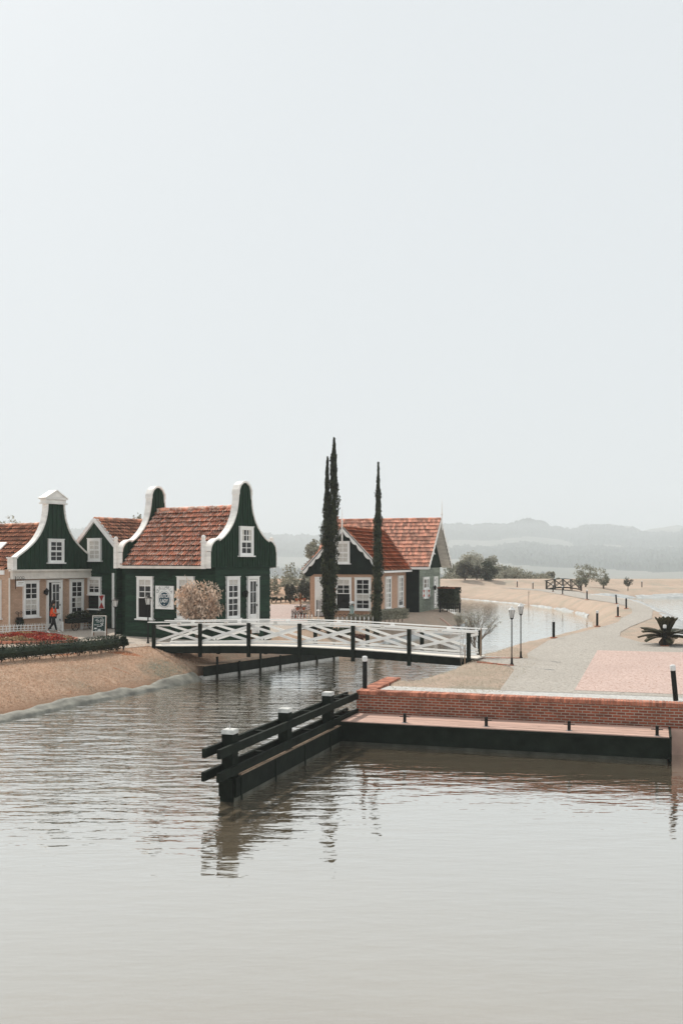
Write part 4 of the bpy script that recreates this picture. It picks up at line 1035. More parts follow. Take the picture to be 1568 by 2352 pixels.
# ------------------------------------------------------------------ lamps and bollards
def street_lamp(px, py, hgt, label, dark):
    k_ = 1. if dark else .68
    X_, Y_ = G(px, py); z0 = gz(X_, Y_) if dark else 1.3; z0 = 1.305
    r_ = empty('street_lamp', (X_, Y_, z0), .3, label=label, cat='street lamp', group='lantern posts by the bridge')
    q = MB(); q.lathe((0,0,0), [(.07,0),(.07,.04),(.045,.08),(.04,.25),(.035*k_,.3),(.033*k_,hgt-.50),(.05*k_,hgt-.49),(.05*k_,hgt-.45),(.03*k_,hgt-.44)], 10); q.build('pole', M['iron'], r_)
    zb_ = hgt-.43; n = 6
    q = MB(); q.lathe((0,0,zb_), [(.095*k_,0),(.16*k_,.30)], n); q.build('lamp_glass', M['lamp_glass'], r_)
    q = MB(); q.lathe((0,0,zb_-.02), [(.06*k_,-.03),(.1*k_,0),(.1*k_,.02)], n)
    for k in range(n):
        a = k*math.pi*2/n; q.tube([(.1*k_*math.cos(a), .1*k_*math.sin(a), zb_), (.168*k_*math.cos(a), .168*k_*math.sin(a), zb_+.30)], .009, 5)
    fr = q.build('lamp_frame', M['iron'], r_)
    q = MB(); q.lathe((0,0,zb_+.30), [(r__*k_, z__) for r__, z__ in ((.205,0),(.205,.012),(.09,.085),(.05,.09),(.05,.11),(.07,.115),(.03,.14),(.004,.145))], n if not dark else 12); q.build('lamp_cap', M['iron'] if dark else M['lamp_glass'], r_)
    return r_
street_lamp(265, 1471, 2.12, 'black lantern post in front of the left end of the green shop', True)
street_lamp(340.3, 1478, 2.30, 'black lantern post in front of the shop sign, nearer the bridge', True)
street_lamp(1174.6, 1528, 2.23, 'pale-topped lantern post at the bridge foot, left of the pair', False)
street_lamp(1195.3, 1512, 2.24, 'pale-topped lantern post at the bridge foot, right of the pair', False)

def bollard(px, py, hh, label, z0=1.305, top=True, lean=(0,0), base=True, r=.072):
    X_, Y_ = G(px, py, z0)
    r_ = empty('bollard_light', (X_, Y_, z0), 0, label=label, cat='bollard', group='black bollard lights along the wall and path')
    r_.rotation_euler = (lean[1], lean[0], 0)
    hb = hh-(.17 if top else 0)
    q = MB(); q.lathe((0,0,0), [(r,0),(r,hb)], 12); q.build('post', M['iron'], r_)
    if top:
        q = MB(); q.lathe((0,0,hb), [(r*.9,.0),(r*1.12,.012),(r*1.16,.10),(r*1.05,.155),(r*.5,.17)], 12); q.build('lamp_glass', M['lamp_glass'], r_)
    if base: q = MB(); q.box(-.16,.16,-.13,.13,-.02,.035); q.build('base_slab', M['cap'], r_)
    return r_
bollard(837.5, 1581, 1.0, 'black bollard light on the brick wall corner above the timber fence', 1.35, base=False)
bollard(1551, 1609.5, 1.02, 'leaning black bollard light on the brick wall at the right edge', 1.35, lean=(-.095,0), base=False)
bollard(1270.5, 1465, .82, 'black bollard without its glass top at the first lake bend', top=False)
bollard(1370.5, 1438.5, .96, 'black bollard light at the tip of the lake')
bollard(1418, 1416.5, .86, 'black bollard light just beyond the lake tip, left of the path')
bollard(1437, 1398, .86, 'topless black bollard on the path, right of two others', top=False)
bollard(1415, 1387, .84, 'tilted topless black bollard farther along the path', top=False, lean=(-.08,0))
bollard(1347, 1376.5, 1.0, 'black bollard light on the grass where the path starts to bend left')
bollard(1291, 1365, 1.0, 'black bollard light in front of the right end of the small dark bridge')
bollard(1269, 1359.5, 1.0, 'black bollard light in front of the small dark bridge, its middle')
bollard(1223, 1352.6, 1.0, 'black bollard light left of the small dark bridge')
bollard(1187, 1348.3, 1.0, 'farthest black bollard light, left of all the others')
bollard(1473, 1349, 1.0, 'black bollard light alone on the grass beyond the right lake', base=False)
bollard(1525.5, 1484, 1.0, 'black bollard light standing in front of the cycad')

# ------------------------------------------------------------------ small dark bridge far off
X_, Y_ = G(1292, 1353); fb = empty('dark_arched_bridge', (X_, Y_, 1.3), -.12, label='small dark wooden arched bridge far off on the lakeside path', cat='bridge')
FBL = 4.7; za = lambda t: .28*math.sin(math.pi*(t/FBL+.5))
q = MB()
for i in range(20):
    a, b = -FBL/2+FBL*i/20, -FBL/2+FBL*(i+1)/20
    q.hexa([(a,-.8,za(a)-.12),(b,-.8,za(b)-.12),(b,.8,za(b)-.12),(a,.8,za(a)-.12)], [(a,-.8,za(a)+.03),(b,-.8,za(b)+.03),(b,.8,za(b)+.03),(a,.8,za(a)+.03)])
q.build('deck', M['timber'], fb)
for y in (-.8, .8):
    q = MB()
    for i in range(16): a, b = -FBL/2-.1+(FBL+.2)*i/16, -FBL/2-.1+(FBL+.2)*(i+1)/16; q.bar((a,y,za(a)+1.15),(b,y,za(b)+1.15),.12,.08)
    q.build('handrail', M['timber'], fb)
    for k in range(5): t = -FBL/2+.1+(FBL-.2)*k/4; q = MB(); q.box(t-.06,t+.06,y-.05,y+.05,-.1,za(t)+1.12); q.build('post', M['timber'], fb)
    for k in range(4):
        a, b = -FBL/2+.1+(FBL-.2)*k/4, -FBL/2+.1+(FBL-.2)*(k+1)/4; q = MB(); q.bar((a,y,za(a)+.12),(b,y,za(b)+1.05),.05,.07); q.bar((a,y,za(a)+1.05),(b,y,za(b)+.12),.05,.07); q.build('cross_brace', M['timber'], fb)

# ------------------------------------------------------------------ plants
def clump_pts(n, c, rad, rng, ncl=14, cr_=.33, hollow=.35, low=-1.):
    rad = np.array(rad); u = rng.normal(size=(ncl,3)); u /= np.linalg.norm(u, axis=1)[:,None]
    u = u*(hollow+(1-hollow)*rng.random((ncl,1))**.5)*(1-cr_*.6); u[:,2] = np.maximum(u[:,2], low)
    k = rng.integers(0, ncl, n); v = rng.normal(size=(n,3)); v /= np.linalg.norm(v, axis=1)[:,None]
    sc_ = (.65+.7*rng.random((ncl,1)))[k]*cr_
    return np.array(c)+(u[k]+v*sc_*rng.random((n,1))**.4)*rad
def plant(name, label, cat, x, y, parts, group=None, z=None, rz=0):
    """parts: list of (part name, MB, material)"""
    z = gz(x, y) if z is None else z
    r_ = empty(name, (x, y, z), rz, label=label, cat=cat, group=group)
    for nm, mb, mt in parts: mb.build(nm, mt, r_)
    return r_
def trunk(h, r0, limbs, rng, spread=.6, r1=.4, z0=0., lean=0):
    q = MB(); q.tube([(0,0,-.2+z0),(lean*.3,0,h*.5),(lean,.03,h)], [r0*1.2, r0*.85, r0*.6], 8)
    for k in range(limbs):
        a = k*2.4+rng.random()*.8; s = spread*(.6+.6*rng.random()); hz = h*(.55+.4*rng.random())
        q.tube([(lean*.6,0,hz), (s*.5*math.cos(a)+lean*.6, s*.5*math.sin(a), hz+s*.5), (s*math.cos(a)+lean, s*math.sin(a), hz+s*1.1)], [r0*.5, r0*.33, r0*.12], 5)
    return q
# cypresses
def cypress(px, d, label, leaders, n, seed):
    x, y = XD(px, d), d; z0 = gz(x, y); rng = np.random.default_rng(seed)
    P = []; core = MB()
    for (dx, ztop, prof) in leaders:
        H_ = ztop-z0; hs_ = [p[0]*H_ for p in prof]; rs_ = [p[1] for p in prof]; cx_ = [dx*p[2] for p in prof]
        m_ = int(n*H_/11); tt = rng.random(m_)**.9*H_
        rr_ = np.interp(tt, hs_, rs_)*(1+.22*np.sin(tt*2.3+rng.random()*6)*np.cos(tt*5.1))
        a = rng.random(m_)*6.283; lump = 1+.18*np.sin(a*3+tt*1.7)+.12*np.sin(a*2-tt*4.)
        ra_ = rr_*lump*(.62+.45*rng.random(m_)**.7+(rng.random(m_) < .14)*rng.random(m_)*.38)
        P.append(np.stack([np.interp(tt, hs_, cx_)+ra_*np.cos(a), ra_*np.sin(a), tt], 1))
        core.tube([(c_, 0, h_) for c_, h_ in zip(cx_, hs_)], [r_*.72 for r_ in rs_], 10)
    core.leaves(np.concatenate(P), .17, rng, .32, 1.1)
    tr = MB(); tr.tube([(0,0,-.3),(0,0,.9)], [.13,.1], 8)
    return plant('cypress_tree', label, 'tree', x, y, [('crown', core, M['leaf_cyp']), ('trunk', tr, M['bark'])], 'slender cypresses in front of the cottage', z=z0)
cypress(757, 61, 'tall slender dark cypress with two pointed tips, the taller and left one',
        [(.25, ZD(1006,61), [(.04,.25,-.2),(.09,.36,-.1),(.2,.42,0),(.35,.43,.1),(.5,.40,.4),(.62,.29,.85),(.75,.22,1.0),(.86,.165,1.0),(.94,.09,1.05),(1.0,.012,1.1)]),
         (-.16, ZD(1050,61), [(.04,.2,.2),(.12,.3,.4),(.3,.34,.6),(.5,.33,.9),(.66,.23,1.0),(.80,.14,1.0),(.92,.07,.95),(1.0,.012,.8)])], 8500, 3)
cypress(866, 64.5, 'thinner single-tipped dark cypress at the corner of the cottage',
        [(.06, ZD(1062,64.5), [(.03,.18,-1),(.1,.30,-1.),(.25,.31,0),(.4,.30,.3),(.55,.25,.6),(.68,.20,.8),(.8,.14,1),(.9,.07,1.1),(1.0,.012,1.2)])], 7000, 4)
# pale bush in front of the green shop
rng = np.random.default_rng(21)
x, y = XD(454, 48.15), 48.15
q = MB(); tips = []
for k in range(34):
    a = rng.random()*6.28; s = rng.random()**.6*1.28; hh_ = 2.0+1.15*rng.random()-.35*s
    tip = (s*math.cos(a), s*math.sin(a)*.55, hh_)
    mid = (tip[0]*.45, tip[1]*.45, hh_*.55); q.tube([(0,0,-.1),(tip[0]*.12,tip[1]*.12,.4),mid,tip], [.035,.028,.016,.006], 5); tips.append((tip, mid))
tw = q
P = []
for tip, mid in tips:
    m_ = 85; t = rng.random(m_)**.6; base = np.array(mid)*(1-t)[:,None]+np.array(tip)*t[:,None]; P.append(base+rng.normal(size=(m_,3))*[.15,.11,.13])
P = np.concatenate(P); P = np.concatenate([P, clump_pts(800, (0,0,2.15), (1.3,.6,1.0), rng, 30, .22, .5)])
lf = MB(); lf.leaves(P, .20, rng, .32, 1.0)
dk_ = MB(); dk_.leaves(clump_pts(900, (.3,.1,1.5), (.9,.4,.85), rng, 16, .3, .2), .12, rng, .4, .8)
plant('pale_flowering_bush', 'bush with pale pinkish upright leaves in front of the green shop', 'bush', x, y, [('leaves', lf, M['leaf_pink']), ('stems', tw, M['twig']), ('inner_leaves', dk_, M['leaf_grey'])], z=1.3)

# clipped hedge along the left bank
hp = [G(p, q_) for p, q_ in ((-60,1528),(0,1521),(80,1514),(160,1507),(230,1500),(272,1494))]
hp = dens(hp, .12); rng = np.random.default_rng(31)
ox, oy = hp[len(hp)//2]; oz = 1.25
P = []; st = MB()
for i, (x, y) in enumerate(hp):
    m_ = 120; a = rng.random(m_)*6.28; rr_ = rng.random(m_)**.5; lump = 1+.10*math.sin(i*.35)+.08*math.sin(i*.11+1)
    zc = .40; P.append(np.stack([x-ox+.30*lump*rr_*np.cos(a)*1.0, y-oy+.30*lump*rr_*np.cos(a)*.5+rng.normal(size=m_)*.14, zc+.27*lump*rr_*np.sin(a)+rng.normal(size=m_)*.03], 1))
    if i % 5 == 0:
        for s in range(3): st.tube([(x-ox+rng.normal()*.03, y-oy+rng.normal()*.03, -.05), (x-ox+rng.normal()*.12, y-oy+rng.normal()*.1, .3)], [.018,.01], 4)
P = np.concatenate(P); st.tube([(x-ox, y-oy, .0) for x, y in hp[::4]], .02, 4)
lf = MB(); lf.leaves(P, .085, rng, .5, .2); lf.tube([(x-ox,y-oy,.40) for x,y in hp[::3]], .21, 8); sh = rng.integers(0, len(P), 1500); Q = P[sh].copy(); Q[:,2] = .66+rng.random(1500)*.1; lf.leaves(Q[Q[:,0] > -90], .07, rng, .35, 1.2)
plant('clipped_hedge', 'long low dark green clipped hedge along the top of the left bank', 'hedge', ox, oy, [('leaves', lf, M['leaf_hedge']), ('stems', st, M['bark'])], z=oz)
x, y = G(284, 1494); lf = MB(); lf.leaves(clump_pts(1400, (0,0,.42), (.27,.25,.24), rng, 14, .4, .3), .085, rng, .5)
st = MB()
for s in range(4): st.tube([(0,0,-.05),(.05*math.cos(s*1.6),.05*math.sin(s*1.6),.3)], [.02,.012], 5)
plant('small_round_shrub', 'small round shrub just past the right end of the long hedge', 'shrub', x, y, [('leaves', lf, M['leaf_hedge']), ('stems', st, M['bark'])])

# flower bed
x0_, y0_ = -15.6, 48.6; rng = np.random.default_rng(41)
fbd = empty('flower_bed', (x0_, y0_, 1.308), 0, label='raised bed of red and tan striped flowers with a brick edge', cat='flower bed')
def bedout(k, n, sx=1., sy=1.): a = 2*math.pi*k/n; return (sx*3.7*math.copysign(abs(math.cos(a))**.5, math.cos(a))-1.2, sy*1.55*math.copysign(abs(math.sin(a))**.7, math.sin(a))+.35)
q = MB(); nn_ = 90
for k in range(nn_):
    a, b = bedout(k, nn_), bedout(k+.9, nn_); q.bar((*a,.07),(*b,.07),.13,.15)
q.build('brick_edge', M['cap'], fbd)
def bedpts(n, f):
    a = rng.random(n)*6.283; r_ = rng.random(n)**.5*.94
    X_ = r_*3.7*np.sign(np.cos(a))*np.abs(np.cos(a))**.5-1.2; Y_ = r_*1.55*np.sign(np.sin(a))*np.abs(np.sin(a))**.7+.35
    hz = .17+.30*(1-r_**3)*(.6+.4*np.cos((X_-.2)*1.0)**2) + .05*np.sin(X_*6)*np.sin(Y_*7)
    s = np.sin(Y_*4.6+.35*np.sin(X_*1.2))+.55*np.sin(X_*2.6+2); sel = (s > f) if f > 0 else (s <= -f)
    return np.stack([X_, Y_, hz*(.55+.45*rng.random(n))], 1)[sel]
F0 = .35
a_ = bedpts(26000, -F0); q = MB(); q.leaves(a_, .09, rng, .8); q.build('red_flowers', M['leaf_red'], fbd)
b_ = bedpts(26000, F0); q = MB(); q.leaves(b_, .085, rng, .7); q.build('tan_flowers', M['leaf_yellow'], fbd)
q = MB(); c_ = bedpts(9000, -5); c_[:,2] *= .5; q.leaves(c_, .08, rng, .6); q.build('leaves', M['leaf_hedge'], fbd)

# low white lattice fences
def picket(p0, p1, hh, label, rows=2, step=.098, mt='white', name='lattice_fence', gapname=None, lattice=True, endpost=True):
    a, b = Vector(p0), Vector(p1); Lf = (b-a).length; an_ = math.atan2(b.y-a.y, b.x-a.x)
    f_ = empty(name, (a.x, a.y, 1.31), an_, label=label, cat='fence')
    q = MB(); n = int(Lf/step)
    for k in range(n+1):
        x = k*step
        if lattice:
            s = .5*step*(1 if k % 2 else -1)
            q.bar((x, -.012, .05), (x+s*.9, -.012, hh*.5), .016, .034, up=(0,1,0)); q.bar((x+s*.9, -.012, hh*.5), (x, -.012, hh), .016, .034, up=(0,1,0))
        else: q.box(x-.02, x+.02, -.03, -.008, .02, hh)
    q.build('pickets', M[mt], f_)
    q = MB()
    for z in (.13, hh*.5, hh-.1): q.box(0, Lf, -.006, .018, z-.018, z+.018)
    q.build('rails', M[mt], f_)
    if endpost:
        for x in (0, Lf): q = MB(); q.box(x-.05, x+.05, -.04, .06, 0, hh+.04); q.build('post', M[mt], f_)
    return f_
picket(G(-25,1457.5), G(144,1450.5), .50, 'low white lattice fence in front of the brick house, left of its door')
picket(G(188,1446.5), G(258,1441), .54, 'low white lattice fence behind the chalkboard sign')
# planted cart under the brick house window
cxy = G(186, 1447); x, y = cxy; rng = np.random.default_rng(51)
r_ = empty('planter_cart', (x, y, 1.305), TH, label='dark wooden planter cart with wheels under the right window of the brick house', cat='planter')
q = MB(); q.box(-1.0, 1.0, -.2, .2, .42, .68); q.build('trough', M['timber'], r_)
for sx in (-.6, .6):
    q = MB(); q.tube([(.27*math.cos(t)+sx, -.24, .27+.27*math.sin(t)) for t in [k*math.pi/8 for k in range(17)]], .02, 5)
    for k in range(4): q.bar((sx-.27*math.cos(k*.785), -.24, .27-.27*math.sin(k*.785)), (sx+.27*math.cos(k*.785), -.24, .27+.27*math.sin(k*.785)), .015, .015)
    q.build('wheel', M['iron'], r_)
q = MB(); q.leaves(clump_pts(2600, (0,0,.85), (1.15,.3,.28), rng, 26, .32, .3), .10, rng, .5); q.build('leaves', M['leaf_dark'], r_)
# wall planter with scrolls
a, z = FB.sz(41, 1418); p = FB.P(a, z, .12)
wx, wy = HB.x+p[0]*HB.ux-p[1]*HB.uy, HB.y+p[0]*HB.uy+p[1]*HB.ux
r_ = empty('wall_planter', (wx, wy, z-.15), TH, label='black scrolled wall planter with trailing leaves on the brick house corner', cat='planter')
q = MB(); q.lathe((0,-.05,0), [(.1,-.1),(.2,.15)], 8); q.build('basket', M['iron'], r_)
q = MB()
for sx in (-1, 1): q.tube([(sx*(.12+.11*math.cos(t)*(1-t/9)), 0, .38+.11*math.sin(t)*(1-t/9)) for t in [k*.6 for k in range(12)]], .014, 5)
q.tube([(0,.05,-.1),(0,.05,.45)], .015, 5); q.build('scrollwork', M['iron'], r_)
q = MB(); q.leaves(clump_pts(700, (0,-.06,-.22), (.26,.16,.42), rng, 12, .4, .2), .10, rng, .4); q.build('leaves', M['leaf_dark'], r_)
# hanging shop sign
a, z = FB.sz(38.5, 1340); p = FB.P(a, z, .35)
wx, wy = HB.x+p[0]*HB.ux-p[1]*HB.uy, HB.y+p[0]*HB.uy+p[1]*HB.ux
r_ = empty('hanging_sign', (wx, wy, z), TH+.15, label='small white hanging sign on a black iron bracket', cat='sign')
q = MB(); q.box(-.32, .32, -.012, .012, -.17, .15); pn_ = q.build('panel', M['white'], r_)
q = MB(); q.box(-.18, .20, -.018, -.013, .03, .06); q.box(-.22, .1, -.018, -.013, -.04, -.02); q.build('lettering', M['mortar'], pn_)
q = MB(); q.bar((-.40,0,.22),(.38,0,.22),.02,.02); q.bar((-.38,.0,-.3),(-.38,0,.4),.025,.025)
for k in range(3): q.tube([(-.2+.2*k+.09*math.cos(t),0,.31+.07*math.sin(t)) for t in [j*.7 for j in range(10)]], .009, 4)
for s in (-.25,.25): q.bar((s,0,.14),(s,0,.22),.012,.012)
q.build('bracket', M['iron'], r_)

# chalkboard A-frame
x, y = G(229, 1461); r_ = empty('chalkboard_sign', (x, y, 1.31), .10, label='green chalkboard A-frame sign with wooden legs on the paving by the shop', cat='sign')
q = MB(); hw = .36; T = lambda z: .16-.24*z     # lean
def leanbox(mb, x0, x1, z0, z1, t0, t1): mb.hexa([(x0,-T(z0)-t1,z0),(x1,-T(z0)-t1,z0),(x1,-T(z0)-t0,z0),(x0,-T(z0)-t0,z0)], [(x0,-T(z1)-t1,z1),(x1,-T(z1)-t1,z1),(x1,-T(z1)-t0,z1),(x0,-T(z1)-t0,z1)])
T = lambda z: .30-.27*z
leanbox(q, -hw, -hw+.045, 0, 1.08, 0, .03); leanbox(q, hw-.045, hw, 0, 1.08, 0, .03); leanbox(q, -hw+.045, hw-.045, 1.035, 1.08, 0, .029); leanbox(q, -hw+.045, hw-.045, .22, .26, 0, .029)
q.build('frame', M['cream'], r_)
q = MB(); leanbox(q, -hw+.045, hw-.045, .26, 1.035, .004, .018); M['board'] = mat('chalkboard_green', (.018,.045,.04), .7, .3, 3); bd = q.build('board', M['board'], r_)
q = MB()
def chalk(x0, x1, z0, z1): leanbox(q, x0, x1, z0, z1, .019, .022)
def ring(cx_, cz_, r0, th_=.008, n=18):
    for k in range(n):
        a, b = 2*math.pi*k/n, 2*math.pi*(k+1)/n; q.bar((cx_+r0*math.cos(a), -T(cz_+r0*math.sin(a))-.021, cz_+r0*math.sin(a)), (cx_+r0*math.cos(b), -T(cz_+r0*math.sin(b))-.021, cz_+r0*math.sin(b)), .004, th_, up=(1,0,0) if abs(math.cos((a+b)/2)) < .1 else (0,0,1))
ring(.14, .82, .095); ring(.14, .82, .075)
for k in range(3): chalk(.085, .19, .845-.03*k, .855-.03*k)
rr = random.Random(3)
for k in range(9): chalk(-.26+.05*k, -.23+.05*k, .96+.015*math.sin(k*1.3), .985+.015*math.sin(k*1.3))
for k, (a, b, z) in enumerate(((-.18,-.08,.86),(-.2,-.02,.80),(-.14,.0,.73),(-.25,.02,.58),(.05,.2,.56),(-.1,.12,.50),(-.2,.2,.28))):
    x = a
    while x < b: wd_ = rr.uniform(.015,.03); chalk(x, x+wd_, z, z+rr.uniform(.018,.03)); x += wd_+.01
for cx_, cz_ in ((.1,.66),(.16,.62),(.2,.68)): ring(cx_, cz_, .022, .02, 8)
# cup and bread drawings
chalk(-.24,-.12,.40,.44); chalk(-.22,-.14,.385,.40); ring(-.10,.42,.02,.008,8); chalk(-.27,-.09,.37,.378)
chalk(-.07,.10,.31,.335); chalk(-.05,.08,.335,.35); ring(.015,.345,.05,.008,12)
q.build('chalk_drawing', M['white'], bd)
q = MB(); Tb = lambda z: -.30+.27*z
q.hexa([(-hw,.30,0),(-hw+.045,.30,0),(-hw+.045,.33,0),(-hw,.33,0)], [(-hw,.01,1.07),(-hw+.045,.01,1.07),(-hw+.045,.04,1.07),(-hw,.04,1.07)])
q.hexa([(hw-.045,.30,0),(hw,.30,0),(hw,.33,0),(hw-.045,.33,0)], [(hw-.045,.01,1.07),(hw,.01,1.07),(hw,.04,1.07),(hw-.045,.04,1.07)])
q.hexa([(-hw+.045,.24,.24),(hw-.045,.24,.24),(hw-.045,.26,.24),(-hw+.045,.26,.24)], [(-hw+.045,.02,1.03),(hw-.045,.02,1.03),(hw-.045,.04,1.03),(-hw+.045,.04,1.03)])
q.build('back_panel', M['wood'], r_)

# shop sign on the green wall, lettering
def text_mesh(body, size, mt, parent, P, align='CENTER', bold=0., ext=.002):
    cu = bpy.data.curves.new('lettering', 'FONT'); cu.body = body; cu.size = size; cu.align_x = align; cu.align_y = 'CENTER'; cu.extrude = ext; cu.offset = bold
    ob = bpy.data.objects.new('tmp', cu); C.objects.link(ob); dg = bpy.context.evaluated_depsgraph_get()
    me = bpy.data.meshes.new_from_object(ob.evaluated_get(dg)); bpy.data.objects.remove(ob)
    vs = [v.co.copy() for v in me.vertices]; fs = [tuple(p.vertices) for p in me.polygons]
    return vs, fs
side2 = Plane(HG, (0,0), (0,1), (-1,0))
sa, sz1 = side2.sz(360.8, 1345.5); sb, sz0 = side2.sz(402.5, 1399); sc0, sz1b = side2.sz(381.5, 1345.5); _, sz0b = side2.sz(381.5, 1399)
sm = (sa+sb)/2; zm_ = (sz1b+sz0b)/2; hwS = (sa-sb)/2; hhS = (sz1b-sz0b)/2
p = side2.P(sm, zm_, .10); wx, wy = HG.x+p[0]*HG.ux-p[1]*HG.uy, HG.y+p[0]*HG.uy+p[1]*HG.ux
r_ = empty('shop_sign', (wx, wy, zm_), TH-math.pi/2, label='white rectangular shop sign with a round dark blue emblem on the green wall', cat='sign')
# local frame: x to the right along the wall, -y towards the viewer
q = MB(); q.box(-hwS, hwS, -.02, .03, -hhS, hhS); pn_ = q.build('panel', M['white'], r_)
M['navy'] = mat('dark_teal_paint', (.012,.05,.075), .5, .1); M['greylet'] = mat('grey_letter_paint', (.22,.24,.24), .6, .1); M['palelet'] = mat('pale_grey_letter_paint', (.45,.46,.45), .6, .1)
def disc(mb, r0, r1, y0, y1, cz_=0, n=36):
    for k in range(n):
        a, b = 2*math.pi*k/n, 2*math.pi*(k+1)/n; f = lambda r_, t, y: (r_*math.cos(t), y, cz_+r_*math.sin(t))
        mb.add([f(r0,a,y0), f(r1,a,y0), f(r1,b,y0), f(r0,b,y0), f(r0,a,y1), f(r1,a,y1), f(r1,b,y1), f(r0,b,y1)], [(0,1,2,3),(7,6,5,4),(1,5,6,2),(0,3,7,4)])
ks = hwS/.42
q = MB(); disc(q, 0, .235*ks, -.026, -.021, -.06*ks); disc(q, .27*ks, .275*ks, -.0255, -.021, -.06*ks); disc(q, .285*ks, .288*ks, -.0255, -.021, -.06*ks); q.build('emblem', M['navy'], pn_)
q = MB()
for body, size, z in (('DUTCH', .165, .045), ('LADY', .165, -.115)):
    vs, fs = text_mesh(body, size*ks, None, None, None, bold=.004); q.add([(v.x*.82, -.028-v.z, z*ks+v.y) for v in vs], fs)
q.prism = None
hv, hf = [(-.03,-.029,-.225*ks),(0,-.029,-.27*ks),(.03,-.029,-.225*ks),(.015,-.029,-.21*ks),(0,-.029,-.222*ks),(-.015,-.029,-.21*ks)], [(0,1,2,3,4,5)]
q.add(hv, hf); q.build('emblem_lettering', M['white'], pn_)
q = MB(); word = 'QUEIJARIA'
for i, ch in enumerate(word):
    a = math.pi/2+(len(word)-1)/2*.235-i*.235; vs, fs = text_mesh(ch, .155*ks, None, None, None); rr_ = .40*ks; ca, sa_ = math.cos(a-math.pi/2), math.sin(a-math.pi/2)
    q.add([(rr_*math.cos(a)+v.x*ca-v.y*sa_, -.024-v.z, -.04*ks+rr_*math.sin(a)+v.x*sa_+v.y*ca) for v in vs], fs)
q.build('arched_lettering', M['greylet'], pn_)
q = MB(); vs, fs = text_mesh('FEITO EM CARAMBEÍ - PR', .055*ks, None, None, None); q.add([(v.x, -.024-v.z, -hhS+.10*ks+v.y) for v in vs], fs)
vs, fs = text_mesh('ARTESANAL', .045*ks, None, None, None); q.add([(v.x, -.024-v.z, .275*ks+v.y) for v in vs], fs)
q.build('small_lettering', M['palelet'], pn_)

# wooden chair beside the shop door
FG = Plane(HG, (0,0), (1,0), (0,-1)); a = FG.sz(569)[0]; p = FG.P(a, 0, .32); wx, wy = HG.x+p[0]*HG.ux-p[1]*HG.uy, HG.y+p[0]*HG.uy+p[1]*HG.ux
r_ = empty('wooden_chair', (wx, wy, gz(wx,wy)), TH+.2, label='brown ladder-back wooden chair beside the open shop door', cat='chair')
q = MB(); q.box(-.2,.2,-.2,.2,.43,.47); q.build('seat', M['wood'], r_)
for sx in (-.17,.17):
    q = MB(); q.box(sx-.02,sx+.02,-.19,-.15,0,.43); q.build('leg', M['wood'], r_)
    q = MB(); q.box(sx-.02,sx+.02,.15,.19,0,1.0); q.build('leg', M['wood'], r_)
q = MB()
for z in (.6,.72,.84,.95): q.box(-.15,.15,.16,.18,z-.03,z+.02)
q.build('backrest', M['wood'], r_)

# dark pot plants by the narrow house window and by the brick house's left wall
def potplant(x, y, z, hh, label, mt, pot='pot', seed=1, rad=.3, flowers=None, potr=.16, poth=.3):
    rng = np.random.default_rng(seed); a = MB(); a.lathe((0,0,0), [(potr*.7,0),(potr,poth),(potr*1.1,poth),(potr*1.1,poth+.04)], 12)
    b = MB(); b.leaves(clump_pts(600, (0,0,poth+.05+hh/2), (rad,rad,hh/2+.05), rng, 12, .35, .2), .13, rng, .3, .8)
    parts = [('pot', a, M[pot]), ('leaves', b, M[mt])]
    if flowers: c_ = MB(); c_.leaves(clump_pts(120, (0,0,poth+.05+hh*.8), (rad,rad,.1), rng, 8, .3, .6), .09, rng, .8); parts.append(('flowers', c_, M[flowers]))
    return plant('potted_plant', label, 'plant', x, y, parts, z=z)
x, y = G(232, 1447); potplant(x, y, 1.31, .65, 'tall dark potted plant behind the chalkboard sign', 'leaf_dark', seed=5, rad=.42, poth=.5, potr=.2)
x, y = G(12, 1446); potplant(x, y, 1.31, .5, 'dark spiky potted plant behind the white fence at the left edge', 'leaf_dark', seed=6, rad=.45, poth=.3)

# ------------------------------------------------------------------ person
def skin(name, V, E, Rr_, mt, parent, sub=1, root=0):
    me = bpy.data.meshes.new(name); me.from_pydata(V, E, []); ob = bpy.data.objects.new('tmp', me); C.objects.link(ob)
    ob.modifiers.new('s', 'SKIN'); md = ob.modifiers.new('u', 'SUBSURF'); md.levels = sub; md.render_levels = sub
    for i, r_ in enumerate(Rr_): me.skin_vertices[0].data[i].radius = r_ if isinstance(r_, tuple) else (r_, r_)
    me.skin_vertices[0].data[root].use_root = True
    dg = bpy.context.evaluated_depsgraph_get(); m2 = bpy.data.meshes.new_from_object(ob.evaluated_get(dg)); bpy.data.objects.remove(ob)
    m2.name = name; m2.materials.clear(); m2.materials.append(mt); m2.polygons.foreach_set('use_smooth', [True]*len(m2.polygons))
    o = bpy.data.objects.new(name, m2); C.objects.link(o); o.parent = parent; return o
M['skin'] = mat('skin', (.46,.26,.18), .6, .1); M['hair'] = mat('dark_hair', (.018,.011,.008), .5, .3, 20)
M['vest'] = mat('orange_vest_fabric', (.78,.085,.02), .75, .15, 8, bmp=.3); M['legging'] = mat('black_leggings', (.010,.010,.012), .8, .2); M['shirt'] = mat('green_shirt', (.03,.06,.05), .8, .2)
x, y = G(123, 1453.5); pr_ = empty('person', (x, y, 1.31), -1.05, label='person with long dark hair in an orange vest, black leggings and white shoes, walking', cat='person')
